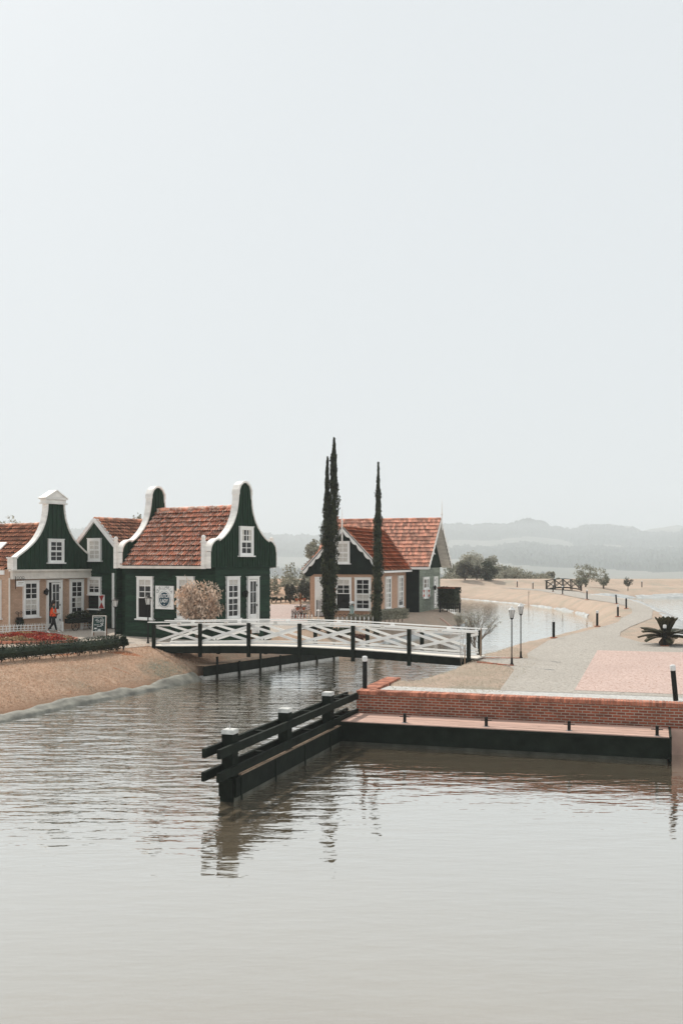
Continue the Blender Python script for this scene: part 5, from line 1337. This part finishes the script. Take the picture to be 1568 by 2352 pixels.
# local: +y is the walking direction, x to the person's right
S_ = 1.78/1.75
V = [(0,0,.96),(0,0,1.10),(0,.01,1.28),(0,.0,1.42),(0,.02,1.50),(0,.03,1.60),(0,.035,1.70),
     (-.10,0,.90),(-.10,.10,.50),(-.09,.20,.10),(-.09,.24,.05),(-.09,.36,.03),
     (.10,0,.90),(.10,-.04,.50),(.09,-.30,.16),(.09,-.34,.10),(.09,-.24,.03),
     (-.19,0,1.39),(-.23,-.03,1.12),(-.21,.14,.95),(-.18,.22,.97),
     (.19,0,1.39),(.24,-.05,1.12),(.20,.16,1.02),(.15,.24,1.05)]
V = [(a*S_, b*S_, c_*S_) for a, b, c_ in V]
E = [(0,1),(1,2),(2,3),(3,4),(4,5),(5,6),(0,7),(7,8),(8,9),(9,10),(10,11),(0,12),(12,13),(13,14),(14,15),(15,16),(3,17),(17,18),(18,19),(19,20),(3,21),(21,22),(22,23),(23,24)]
RR = [(.15,.12),(.125,.10),(.15,.11),(.12,.09),.05,.078,.075,.095,.062,.04,.04,.03,.095,.062,.04,.04,.03,.055,.042,.032,.034,.055,.042,.032,.034]
body = skin('body', V, E, RR, M['skin'], pr_, 2)
for sx, hnd in ((-1, V[20]), (1, V[24])):
    for k in range(5):
        dx = (k-2)*.016; ln = (.045,.075,.082,.075,.06)[k]
        bx, by, bz = hnd[0]+dx*.6, hnd[1]+.015, hnd[2]-.005+dx*.5
        q = MB(); q.tube([(bx,by,bz),(bx+dx*.3-sx*.01,by+ln*.6,bz-.004),(bx-sx*.02,by+ln,bz-.022)], [.009,.008,.006], 5); q.build('finger', M['skin'], body)
lg = lambda i: V[i]
def scaled(ids, k): return [RR[i] if not isinstance(RR[i], tuple) else RR[i] for i in ids]
skin('leggings', [V[0],V[7],V[8],V[9],V[12],V[13],V[14]], [(0,1),(1,2),(2,3),(0,4),(4,5),(5,6)], [(.165,.14),.108,.074,.052,.108,.074,.052], M['legging'], pr_, 2)
skin('vest', [(0,0,.86),(0,0,.98),(0,0,1.12),(0,.01,1.28),(0,0,1.43)], [(0,1),(1,2),(2,3),(3,4)], [(.25,.21),(.245,.20),(.23,.19),(.235,.18),(.15,.12)], M['vest'], pr_, 2)
skin('shirt', [V[3],V[17],(V[17][0]-.02,-.01,1.28),(0,0,1.46),V[21],(V[21][0]+.02,-.02,1.28)], [(0,1),(1,2),(0,3),(0,4),(4,5)], [.10,.068,.055,.07,.068,.055], M['shirt'], pr_, 2)
q = MB(); q.sphere((0,.02*S_,1.67*S_), .115, 10, sz=1.08); hv_ = q.build('hair', M['hair'], pr_, smooth=True)
skin('hair_length', [(0,-.05,1.66*S_),(0,-.12,1.52),(0,-.19,1.38),(0,-.21,1.26)], [(0,1),(1,2),(2,3)], [(.10,.08),(.11,.06),(.10,.05),(.05,.03)], M['hair'], hv_, 2)
for i0_, i1_ in ((10, 11), (15, 16)):
    a, b = Vector(V[i0_]), Vector(V[i1_]); dd = (b-a).normalized()
    skin('shoe', [tuple(a-dd*.03-Vector((0,0,.0))), tuple((a+b)/2), tuple(b+dd*.06)], [(0,1),(1,2)], [(.05,.055),(.048,.045),(.04,.03)], M['white'], pr_, 2)
q = MB(); q.sphere((0,.135*S_,1.655*S_), .016, 6); q.build('nose', M['skin'], body)
# ------------------------------------------------------------------ more plants, near to far
def shrub(name, label, px, py, w_, hh, mt, n, size, seed, z=1.3, group=None, cat='shrub', shape=(1,1), ncl=16, low=.0, stems=True, zc=None, d=None, aspect=.5, stemmt='bark', cr_=.36):
    x, y = G(px, py, z) if d is None else (XD(px, d), d); rng = np.random.default_rng(seed); z0 = gz(x, y) if d is None or z is None else z
    q = MB(); c_ = hh*.55 if zc is None else zc
    q.leaves(clump_pts(n, (0,0,c_), (w_/2, w_/2*shape[0], (hh-c_)), rng, ncl, cr_, .3), size, rng, aspect, .2)
    parts = [('leaves', q, M[mt])]
    if stems:
        s = MB()
        for k in range(5): a = k*1.26; s.tube([(0,0,-.1),(w_*.14*math.cos(a),w_*.14*math.sin(a),c_*1.1)], [.03+.01*w_, .01], 5)
        parts.append(('stems', s, M[stemmt]))
    return plant(name, label, cat, x, y, parts, group=group, z=z0)
# row of small round shrubs by the road
o_ = ['nearest the green shop wall', 'second', 'third', 'fourth', 'fifth', 'sixth', 'seventh', 'eighth', 'ninth']
for i, px in enumerate((624,634,645,655.5,665.5,677,689,701,712)):
    shrub('round_shrub', ('small round shrub beside the road, '+('the one nearest the green shop wall' if i == 0 else o_[i]+' from the green shop wall')), px, 1386-(i*.2), .62, .62, 'leaf_hedge', 320, .12, 60+i, group='small round shrubs in a row behind the road', ncl=10)
shrub('topiary_shrub', 'tall vase-shaped dark shrub with pale blossoms on the grass mound', 667, 1386.5, 1.45, 2.1, 'leaf_flower', 2600, .15, 71, zc=1.25, cat='shrub', cr_=.3, ncl=22)
shrub('topiary_shrub', 'tall egg-shaped dark shrub hard against the cottage wall', 700, 1385, 1.75, 2.25, 'leaf_flower', 3200, .15, 72, zc=1.15, cr_=.34, ncl=22)
# hedges near the cottage
def hedge_box(name, label, pa, pb, w_, hh, mt, n, size, seed, z0=None, top=None):
    (xa, ya), (xb, yb) = pa, pb; Lh = math.dist(pa, pb); an_ = math.atan2(yb-ya, xb-xa); rng = np.random.default_rng(seed)
    z0 = min(gz(xa,ya), gz(xb,yb)) if z0 is None else z0
    P = np.stack([rng.random(n)*Lh, (rng.random(n)-.5)*w_, .12+rng.random(n)**.8*(hh-.12)], 1)
    f = rng.integers(0, 3, n)
    P[:,1] = np.where(f == 0, np.sign(P[:,1])*w_/2+rng.normal(size=n)*.04, P[:,1]); P[:,2] = np.where(f == 1, hh+rng.normal(size=n)*.04+.04*np.sin(P[:,0]*5), P[:,2])
    q = MB(); q.leaves(P, size, rng, .5); q.box(.1, Lh-.1, -w_/2+.09, w_/2-.09, .2*hh, hh-.07); s = MB(); k = int(Lh/.5)+1
    for i in range(k): s.tube([(Lh*(i+.5)/k,0,-.1),(Lh*(i+.5)/k+.05,0,.4*hh)], [.03,.02], 5)
    parts = [('leaves', q, M[mt]), ('stems', s, M['bark'])]
    if top: t_ = MB(); P2 = P[rng.integers(0, n, n//4)].copy(); P2[:,2] = hh+.03+rng.random(len(P2))*.08; t_.leaves(P2, size*.8, rng, .5); parts.append(('young_leaves', t_, M[top]))
    r_ = empty(name, (xa, ya, z0), an_, label=label, cat='hedge')
    for nm, mb, mt_ in parts: mb.build(nm, mt_, r_)
    return r_
hedge_box('clipped_hedge', 'squared dark hedge with rusty young leaves beside the weathered green house', (XD(1011,79.5),79.5), (XD(1051,78.6),78.6), 1.0, 1.75, 'leaf_dark', 9000, .13, 81, z0=1.3, top='leaf_rust_top')
hedge_box('clipped_hedge', 'low dark bushy hedge at the foot of the cottage right of the thin cypress', G(858,1428,1.25), G(928,1423,1.25), .8, .75, 'leaf_grey', 4200, .11, 82, z0=1.2)
hedge_box('clipped_hedge', 'low grey-green clipped border under the cottage windows', G(800,1426,1.25), G(866,1428,1.25), .5, .38, 'leaf_grey', 2600, .09, 83, z0=1.25)
shrub('garden_bush', 'dark twiggy bush on the bank seen through the bridge, under the double cypress', 730, 1452, 2.2, .85, 'leaf_dark', 2200, .12, 84, z=1.1, cat='bush')
shrub('garden_bush', 'second dark twiggy bush on the bank, just right of the double cypress', 781, 1450, 1.9, .7, 'leaf_dark', 1800, .12, 85, z=1.1, cat='bush')
shrub('garden_bush', 'small dark bush on the bank below the cottage hedge', 826, 1446, 1.1, .6, 'leaf_rust', 900, .11, 86, z=1.1, cat='bush')
# black picket fence by the squared hedge
f_ = picket((XD(1010,77.6),77.6), (XD(1055.5,76.8),76.8), .75, 'low black picket fence in front of the squared hedge', step=.16, mt='iron', name='picket_fence', lattice=False)
f_.location.z = 1.25
# bent hoop fences
def hoops(pa, pb, label, n, z0, tip=True, mt='iron', hh=.62):
    (xa, ya), (xb, yb) = pa, pb; Lh = math.dist(pa, pb); an_ = math.atan2(yb-ya, xb-xa)
    r_ = empty('hoop_fence', (xa, ya, z0), an_, label=label, cat='fence'); q = MB(); w_ = Lh/n
    for k in range(n):
        c_ = (k+.5)*w_; rd = w_*.33
        q.tube([(c_-rd,0,0),(c_-rd,0,hh-rd)]+[(c_-rd*math.cos(t),0,hh-rd+rd*math.sin(t)) for t in [i*math.pi/6 for i in range(1,6)]]+[(c_+rd,0,hh-rd),(c_+rd,0,0)], .016, 5)
    for z in (.12,.28): q.bar((0,0,z),(Lh,0,z),.02,.025)
    q.build('hoops', M[mt], r_)
    if tip:
        q = MB()
        for k in range(n+1):
            for o2 in (0,): c_ = k*w_; q.box(c_-.025,c_+.025,-.02,.02,0,hh*.5); q.lathe((c_,0,hh*.5), [(.055,0),(.03,.1),(.004,.18)], 6)
        q.build('white_pickets', M['white'], r_)
    return r_
hoops(G(776,1430), G(866,1429), 'low iron hoop fence with white points in front of the cottage windows', 9, 1.22)
hoops(G(669,1424), G(716,1426), 'front iron hoop fence of the small flower garden left of the cottage', 7, 1.28)
hoops(G(669,1420), G(712,1402), 'rear curved iron hoop fence of the small flower garden left of the cottage', 13, 1.28, tip=False)
# flower pots on a pole
x, y = G(690, 1422); r_ = empty('flower_pot_stand', (x, y, 1.29), 0, label='wooden pole hung with terracotta flower pots in the small fenced garden', cat='plant stand')
q = MB(); q.box(-.04,.04,-.04,.04,0,1.75); q.bar((-.35,0,1.35),(.35,0,1.35),.04,.04); q.bar((-.3,0,.75),(.3,0,.75),.04,.04); q.build('pole', M['wood'], r_)
rng = np.random.default_rng(5)
for (a, z) in ((-.25,1.22),(.25,1.25),(-.2,.6),(.22,.62),(0,.15),(.3,.12),(-.32,.1)):
    q = MB(); q.lathe((a,-.06,z), [(.07,0),(.13,.18),(.14,.2)], 10); pt = q.build('pot', M['pot'], r_)
    q = MB(); q.leaves(np.array([a,-.06,z+.24])+rng.normal(size=(70,3))*[.09,.08,.05], .08, rng, .5); q.build('leaves', M['leaf_hedge'], pt)
# painted wooden figure by the cottage window
x, y = XD(807.5, 68.7), 68.7; r_ = empty('painted_sculpture', (x, y, 1.28), 0, label='narrow white sculpture with turquoise painted waves between the cottage windows', cat='sculpture')
q = MB(); q.tube([(.0,0,0),(-.02,0,.3),(.03,0,.6),(-.02,0,.85),(.05,0,1.1)], [.2,.17,.15,.18,.19], 10); q.tube([(.0,0,0),(.0,0,.05)], .26, 10)
m, t, b, o = nodes('turquoise_wave_paint'); v = ocoord(t)
wv = t.nodes.new('ShaderNodeTexWave'); wv.inputs['Scale'].default_value = 3; wv.inputs['Distortion'].default_value = 9; wv.inputs['Detail'].default_value = 2; L(t, ocoord(t,(1,1,1.4)), wv.inputs['Vector'])
L(t, mixc(t, ramp(t, wv.outputs['Fac'], .4, .5), (.05,.20,.20), (.62,.68,.64)), b.inputs['Base Color']); q.build('body', m, r_, smooth=True)
q = MB(); q.tube([(.0,0,1.05),(.02,0,1.2)], [.2,.14], 10); q.build('top', M['white'], r_)
x, y = XD(748, 66.5), 66.5; r_ = empty('garden_table', (x, y, 1.27), 0, label='small white table in front of the cottage doorway', cat='table')
q = MB(); q.box(-.6,.6,-.35,.35,.66,.71); q.build('tabletop', M['white'], r_)
for sx in (-.5,.5):
    for sy in (-.28,.28): q = MB(); q.box(sx-.03,sx+.03,sy-.03,sy+.03,0,.66); q.build('leg', M['white'], r_)

# bare saplings by the bridge
def twiggy(name, label, x, y, hh, n, spread, seed, leafy=None, z=None, stem=.02, cat='sapling', mt='twig'):
    r_ = random.Random(seed); q = MB(); tips = []
    def br_(p, d, ln, r0, dep):
        e_ = p+d*ln; q.tube([p, p+d*ln*.5+Vector((r_.uniform(-1,1),r_.uniform(-1,1),0))*ln*.05, e_], [r0, r0*.8, r0*.6], 4, cap=False); tips.append(e_)
        if dep == 0: return
        for k in range(r_.choice((2,3,3))): br_(p+d*ln*r_.uniform(.45,1), (d+Vector((r_.uniform(-1,1),r_.uniform(-1,1),r_.uniform(-.1,.6)))*spread).normalized(), ln*r_.uniform(.55,.8), r0*.6, dep-1)
    for k in range(n): br_(Vector((0,0,-.1)), Vector((r_.uniform(-1,1)*spread*.6, r_.uniform(-1,1)*spread*.6, 1)).normalized(), hh*.38, stem, 3)
    parts = [('branches', q, M[mt])]
    if leafy:
        rng = np.random.default_rng(seed); T_ = np.array([tuple(p) for p in tips]); k = rng.integers(0, len(T_), leafy[0]); l_ = MB(); l_.leaves(T_[k]+rng.normal(size=(leafy[0],3))*leafy[2], leafy[1], rng, .35, .6); parts.append(('leaves', l_, M[leafy[3]]))
    return plant(name, label, cat, x, y, parts, z=z)
twiggy('bare_shrub', 'nearly bare grey shrub at the lakeside behind the right end of the bridge', XD(1097,50.5), 50.5, 2.9, 7, .8, 3, leafy=(420,.11,.07,'leaf_grey'), z=.55, cat='shrub', stem=.036, mt='twig')
twiggy('bare_shrub', 'thin pale-leaved shrub on the dark bank below the weathered house', XD(1048,66), 66., 1.9, 4, .7, 5, leafy=(420,.11,.09,'leaf_grey'), z=.5, cat='shrub', stem=.03, mt='twig')
x, y = G(1065, 1540, 1.0); r_ = twiggy('young_sapling', 'thin bare sapling tied to a stake at the bridge abutment', x, y, 3.0, 1, .35, 8, z=.85, stem=.014)
q = MB(); q.tube([(.03,0,0),(.03,0,1.15)], [.03,.02], 6); q.build('stake', M['pole_wood'], r_)
x, y = G(1103, 1514); r_ = empty('wooden_stake', (x, y, 1.25), 0, label='thin wooden stake beside the last black bridge post', cat='stake')
q = MB(); q.tube([(0,0,0),(.02,0,1.3)], [.035,.03], 6); q.build('shaft', M['pole_wood'], r_)

# cycad
x, y = G(1528, 1481.5); r_ = empty('cycad_plant', (x, y, 1.29), 0, label='dark spreading cycad palm beside the grey path', cat='palm')
rng = np.random.default_rng(91); st = MB(); st.lathe((0,0,0), [(.28,0),(.34,.12),(.22,.3),(.1,.38)], 12); st.build('trunk', M['bark'], r_)
for k in range(30):
    a = k*2.399; el_ = (.12 if k % 3 == 0 else .45 if k % 3 == 1 else 1.15)+rng.random()*.15; Lr = 1.05+.15*rng.random(); q = MB(); pts = []
    for i in range(13):
        t = i/12; r0 = Lr*t*math.cos(el_)*(1+.15*t); zz = .32+Lr*math.sin(el_)*t*(1-.28*t)+.18*t-.42*t*t*(1.2-el_ if el_ < 1 else .15); pts.append(Vector((r0*math.cos(a), r0*math.sin(a), max(.06, zz))))
    q.tube(pts, [.022*(1-.7*i/12) for i in range(13)], 5)
    for i in range(2, 13):
        for jj in (0, .33, .66):
            if i == 12 and jj: continue
            p = pts[i].lerp(pts[min(12,i+1)], jj); d_ = (pts[min(12,i+1)]-pts[i-1]).normalized(); sd = d_.cross(Vector((0,0,1))).normalized(); ll = .26*math.sin(math.pi*min(1,(i+jj)/13*.9+.08))+.05
            for sgn in (1,-1):
                tip = p+sd*sgn*ll*.85+d_*ll*.55+Vector((0,0,.08)); q.add([p-d_*.024, p+d_*.024, tip+d_*.012, tip-d_*.012], [(0,1,2,3)])
    q.build('frond', M['palm'], r_)

# trees in the middle distance
def tree(name, label, px, d, hh, w_, mt, n, size, seed, z=1.3, th=.45, r0=.12, low=.35, group=None, ncl=24, cr_=.33, cat='tree', dep=.9, zc=None, aspect=.6):
    x, y = XD(px, d), d; rng = np.random.default_rng(seed); q = MB()
    cz_ = hh*(1+low)/2; q.leaves(clump_pts(n, (0,0,cz_), (w_/2, w_/2*dep, hh*(1-low)/2), rng, ncl, cr_, .35), size, rng, aspect)
    return plant(name, label, cat, x, y, [('crown', q, M[mt]), ('trunk', trunk(hh*th, r0, 6, rng, w_*.28), M['bark'])], group=group, z=z)
tree('leafy_tree', 'leftmost of three round flowering trees on the far lawn', 1067, 160, 3.9, 3.0, 'leaf_flower', 2600, .22, 101, group='three round trees on the far lawn', low=.22)
tree('leafy_tree', 'middle of three round flowering trees on the far lawn', 1094, 162, 3.6, 2.6, 'leaf_flower', 2200, .22, 102, group='three round trees on the far lawn', low=.25)
tree('leafy_tree', 'rightmost and darkest of three round flowering trees on the far lawn', 1120, 160, 4.1, 3.1, 'leaf_dark', 3000, .22, 103, group='three round trees on the far lawn', low=.12)
BZ = -2.
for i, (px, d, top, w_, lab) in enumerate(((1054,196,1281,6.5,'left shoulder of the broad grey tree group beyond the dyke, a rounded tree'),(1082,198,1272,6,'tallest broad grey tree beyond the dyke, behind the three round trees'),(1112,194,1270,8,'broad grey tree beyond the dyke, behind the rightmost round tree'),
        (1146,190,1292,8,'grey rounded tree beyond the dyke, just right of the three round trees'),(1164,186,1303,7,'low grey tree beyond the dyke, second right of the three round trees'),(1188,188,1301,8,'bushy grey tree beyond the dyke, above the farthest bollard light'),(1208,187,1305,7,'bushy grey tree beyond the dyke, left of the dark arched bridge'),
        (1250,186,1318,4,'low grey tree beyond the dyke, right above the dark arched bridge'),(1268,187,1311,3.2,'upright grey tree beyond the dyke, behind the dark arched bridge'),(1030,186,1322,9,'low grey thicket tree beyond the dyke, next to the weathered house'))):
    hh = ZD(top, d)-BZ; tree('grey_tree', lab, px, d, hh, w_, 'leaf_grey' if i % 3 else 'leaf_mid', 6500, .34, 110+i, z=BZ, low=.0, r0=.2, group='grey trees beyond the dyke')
for i, px in enumerate((1045,1080,1110,1140,1172,1200,1230)):
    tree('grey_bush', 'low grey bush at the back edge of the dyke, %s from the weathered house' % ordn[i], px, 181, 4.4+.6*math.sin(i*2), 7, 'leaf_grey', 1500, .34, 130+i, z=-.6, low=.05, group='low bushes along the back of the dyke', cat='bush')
tree('lawn_tree', 'loose pinkish-grey tree right of the dark arched bridge, highest on the lawn', 1344, 150, 3.7, 4.4, 'leaf_mid', 1300, .2, 141, low=.15, cr_=.28, ncl=34)
tree('lawn_tree', 'low pinkish-grey tree overlapping the right end of the dark arched bridge', 1334, 137, 1.8, 2.2, 'leaf_mid', 900, .2, 142, low=.25)
tree('lawn_tree', 'wide grey-green bush-like tree between the arched bridge and the small lone tree', 1385, 146, 2.2, 2.5, 'leaf_mid', 1500, .17, 143, low=.05)
tree('lawn_tree', 'small lone dark tree on the lawn beyond the right lake', 1441, 137, 1.65, 1.5, 'leaf_flower', 900, .14, 144, low=.25, r0=.05)
tree('lawn_tree', 'thin pale tree rising behind the loose pinkish tree', 1372, 186, 6.2, 5, 'leaf_grey', 600, .3, 145, z=BZ, low=.4, ncl=30, cr_=.25)
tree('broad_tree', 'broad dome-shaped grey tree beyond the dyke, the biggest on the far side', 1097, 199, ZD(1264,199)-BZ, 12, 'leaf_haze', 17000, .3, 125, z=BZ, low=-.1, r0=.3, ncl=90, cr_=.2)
x, y = G(1213, 1366); twiggy('young_sapling', 'thin bare sapling alone on the far lawn', x, y, 2.6, 1, .12, 12, stem=.03)
# trees left of the cottage
tree('leafy_tree', 'mid green tree left of the cottage, beyond the mound', 694, 116, ZD(1290,116)+1, 5.6, 'leaf_mid', 4200, .24, 151, z=-1, low=.15)
tree('leafy_tree', 'pale bushy tree behind the egg-shaped shrub', 706, 110, ZD(1322,110)+.5, 4.4, 'leaf_grey', 3000, .22, 152, z=-.5, low=.1)
tree('leafy_tree', 'grey bushy tree behind the vase-shaped shrub', 676, 112, ZD(1326,112)+.5, 4.0, 'leaf_mid', 3000, .22, 153, z=-.5, low=.1)
tree('leafy_tree', 'grey-green bushy tree midway between the shop and the cottage', 655, 109, ZD(1322,109)+.5, 4.0, 'leaf_grey', 3200, .22, 154, z=-.5, low=.05)
tree('leafy_tree', 'low grey-green tree beside the shop right wall', 634, 108, ZD(1331,108)+.5, 4.6, 'leaf_grey', 3400, .22, 155, z=-.5, low=.02)
tree('leafy_tree', 'slim young tree right beside the shop right wall', 624, 100, ZD(1312,100)-.0, 2.0, 'leaf_mid', 900, .2, 156, z=0, low=.2)
tree('leafy_tree', 'tall drooping grey eucalyptus half hidden behind the double cypress', 737, 124, ZD(1208,124)-.5, 4.6, 'leaf_grey', 3400, .26, 157, z=-.5, low=.45, ncl=30, cr_=.26)
# trees showing over the roofs
tree('sparse_tree', 'sparse pale tree over the brick house roof at the left edge', 18, 96, ZD(1182,96)-1.3, 4.8, 'leaf_grey', 1100, .2, 161, low=.5, cr_=.22, ncl=40)
tree('sparse_tree', 'sparse tree tip over the brick house roof beside its gable', 74, 92, ZD(1199,92)-1.3, 3.2, 'leaf_grey', 900, .2, 162, low=.5, cr_=.22, ncl=30)
tree('sparse_tree', 'sparse tree tip over the narrow green house roof', 283, 92, ZD(1188,92)-1.3, 3.6, 'leaf_grey', 900, .2, 163, low=.5, cr_=.22, ncl=30)
tree('sparse_tree', 'twiggy tree tip beside the shop far gable', 322, 90, ZD(1174,90)-1.3, 2.0, 'leaf_mid', 420, .18, 164, low=.6, cr_=.2, ncl=24)
tree('sparse_tree', 'dark tree crown just over the ridge of the weathered house', 814, 118, ZD(1196,118)-1.3, 3.6, 'leaf_mid', 1400, .22, 165, low=.6)

# kerb strips of pale edging on the dark bank by the weathered house
def kerb(pts, label):
    pts = dens(smooth(pts, 2), .3); ox, oy = pts[0]; g = MB()
    for a, b in zip(pts[:-1], pts[1:]): g.bar((a[0]-ox, a[1]-oy, gz(*a)+.03), (b[0]-ox, b[1]-oy, gz(*b)+.03), .28, .10)
    r_ = g.build('garden_kerb', M['deck'], None, loc=(ox, oy, 0)); tag(r_, label, 'kerb')
kerb([(XD(1010,75.5),75.5),(XD(1045,75.),75.),(XD(1066,72.5),72.5),(XD(1080,70),70.)], 'curved pale garden kerb in front of the black picket fence')

for (pa, pb, lab) in ((G(1090,1512),G(1196,1512.5),'thin brick edging line along the far side of the bridge approach'),(G(1096,1521),G(1184,1530.5),'thin brick edging line along the near side of the bridge approach')):
    q = MB(); L_ = math.dist(pa, pb); k = 0.
    while k < L_-.2: q.box(k, k+.19, -.045, .045, -.05, .035); k += .205
    tag(q.build('brick_edging', M['cap'], None, loc=(pa[0], pa[1], 1.30), rotz=math.atan2(pb[1]-pa[1], pb[0]-pa[0])), lab, 'kerb')
# ------------------------------------------------------------------ haze
hz = MB(); hz.box(-3600, 3600, -60, 5400, -140, 150)
m = bpy.data.materials.new('haze_air'); m.use_nodes = True; t = m.node_tree; t.nodes.remove(t.nodes['Principled BSDF'])
pv = t.nodes.new('ShaderNodeVolumePrincipled'); pv.inputs['Density'].default_value = HAZE; pv.inputs['Color'].default_value = (.93,.97,1,1); pv.inputs['Anisotropy'].default_value = .1
L(t, pv.outputs[0], t.nodes['Material Output'].inputs['Volume'])
tag(hz.build('haze', m), kind='stuff')
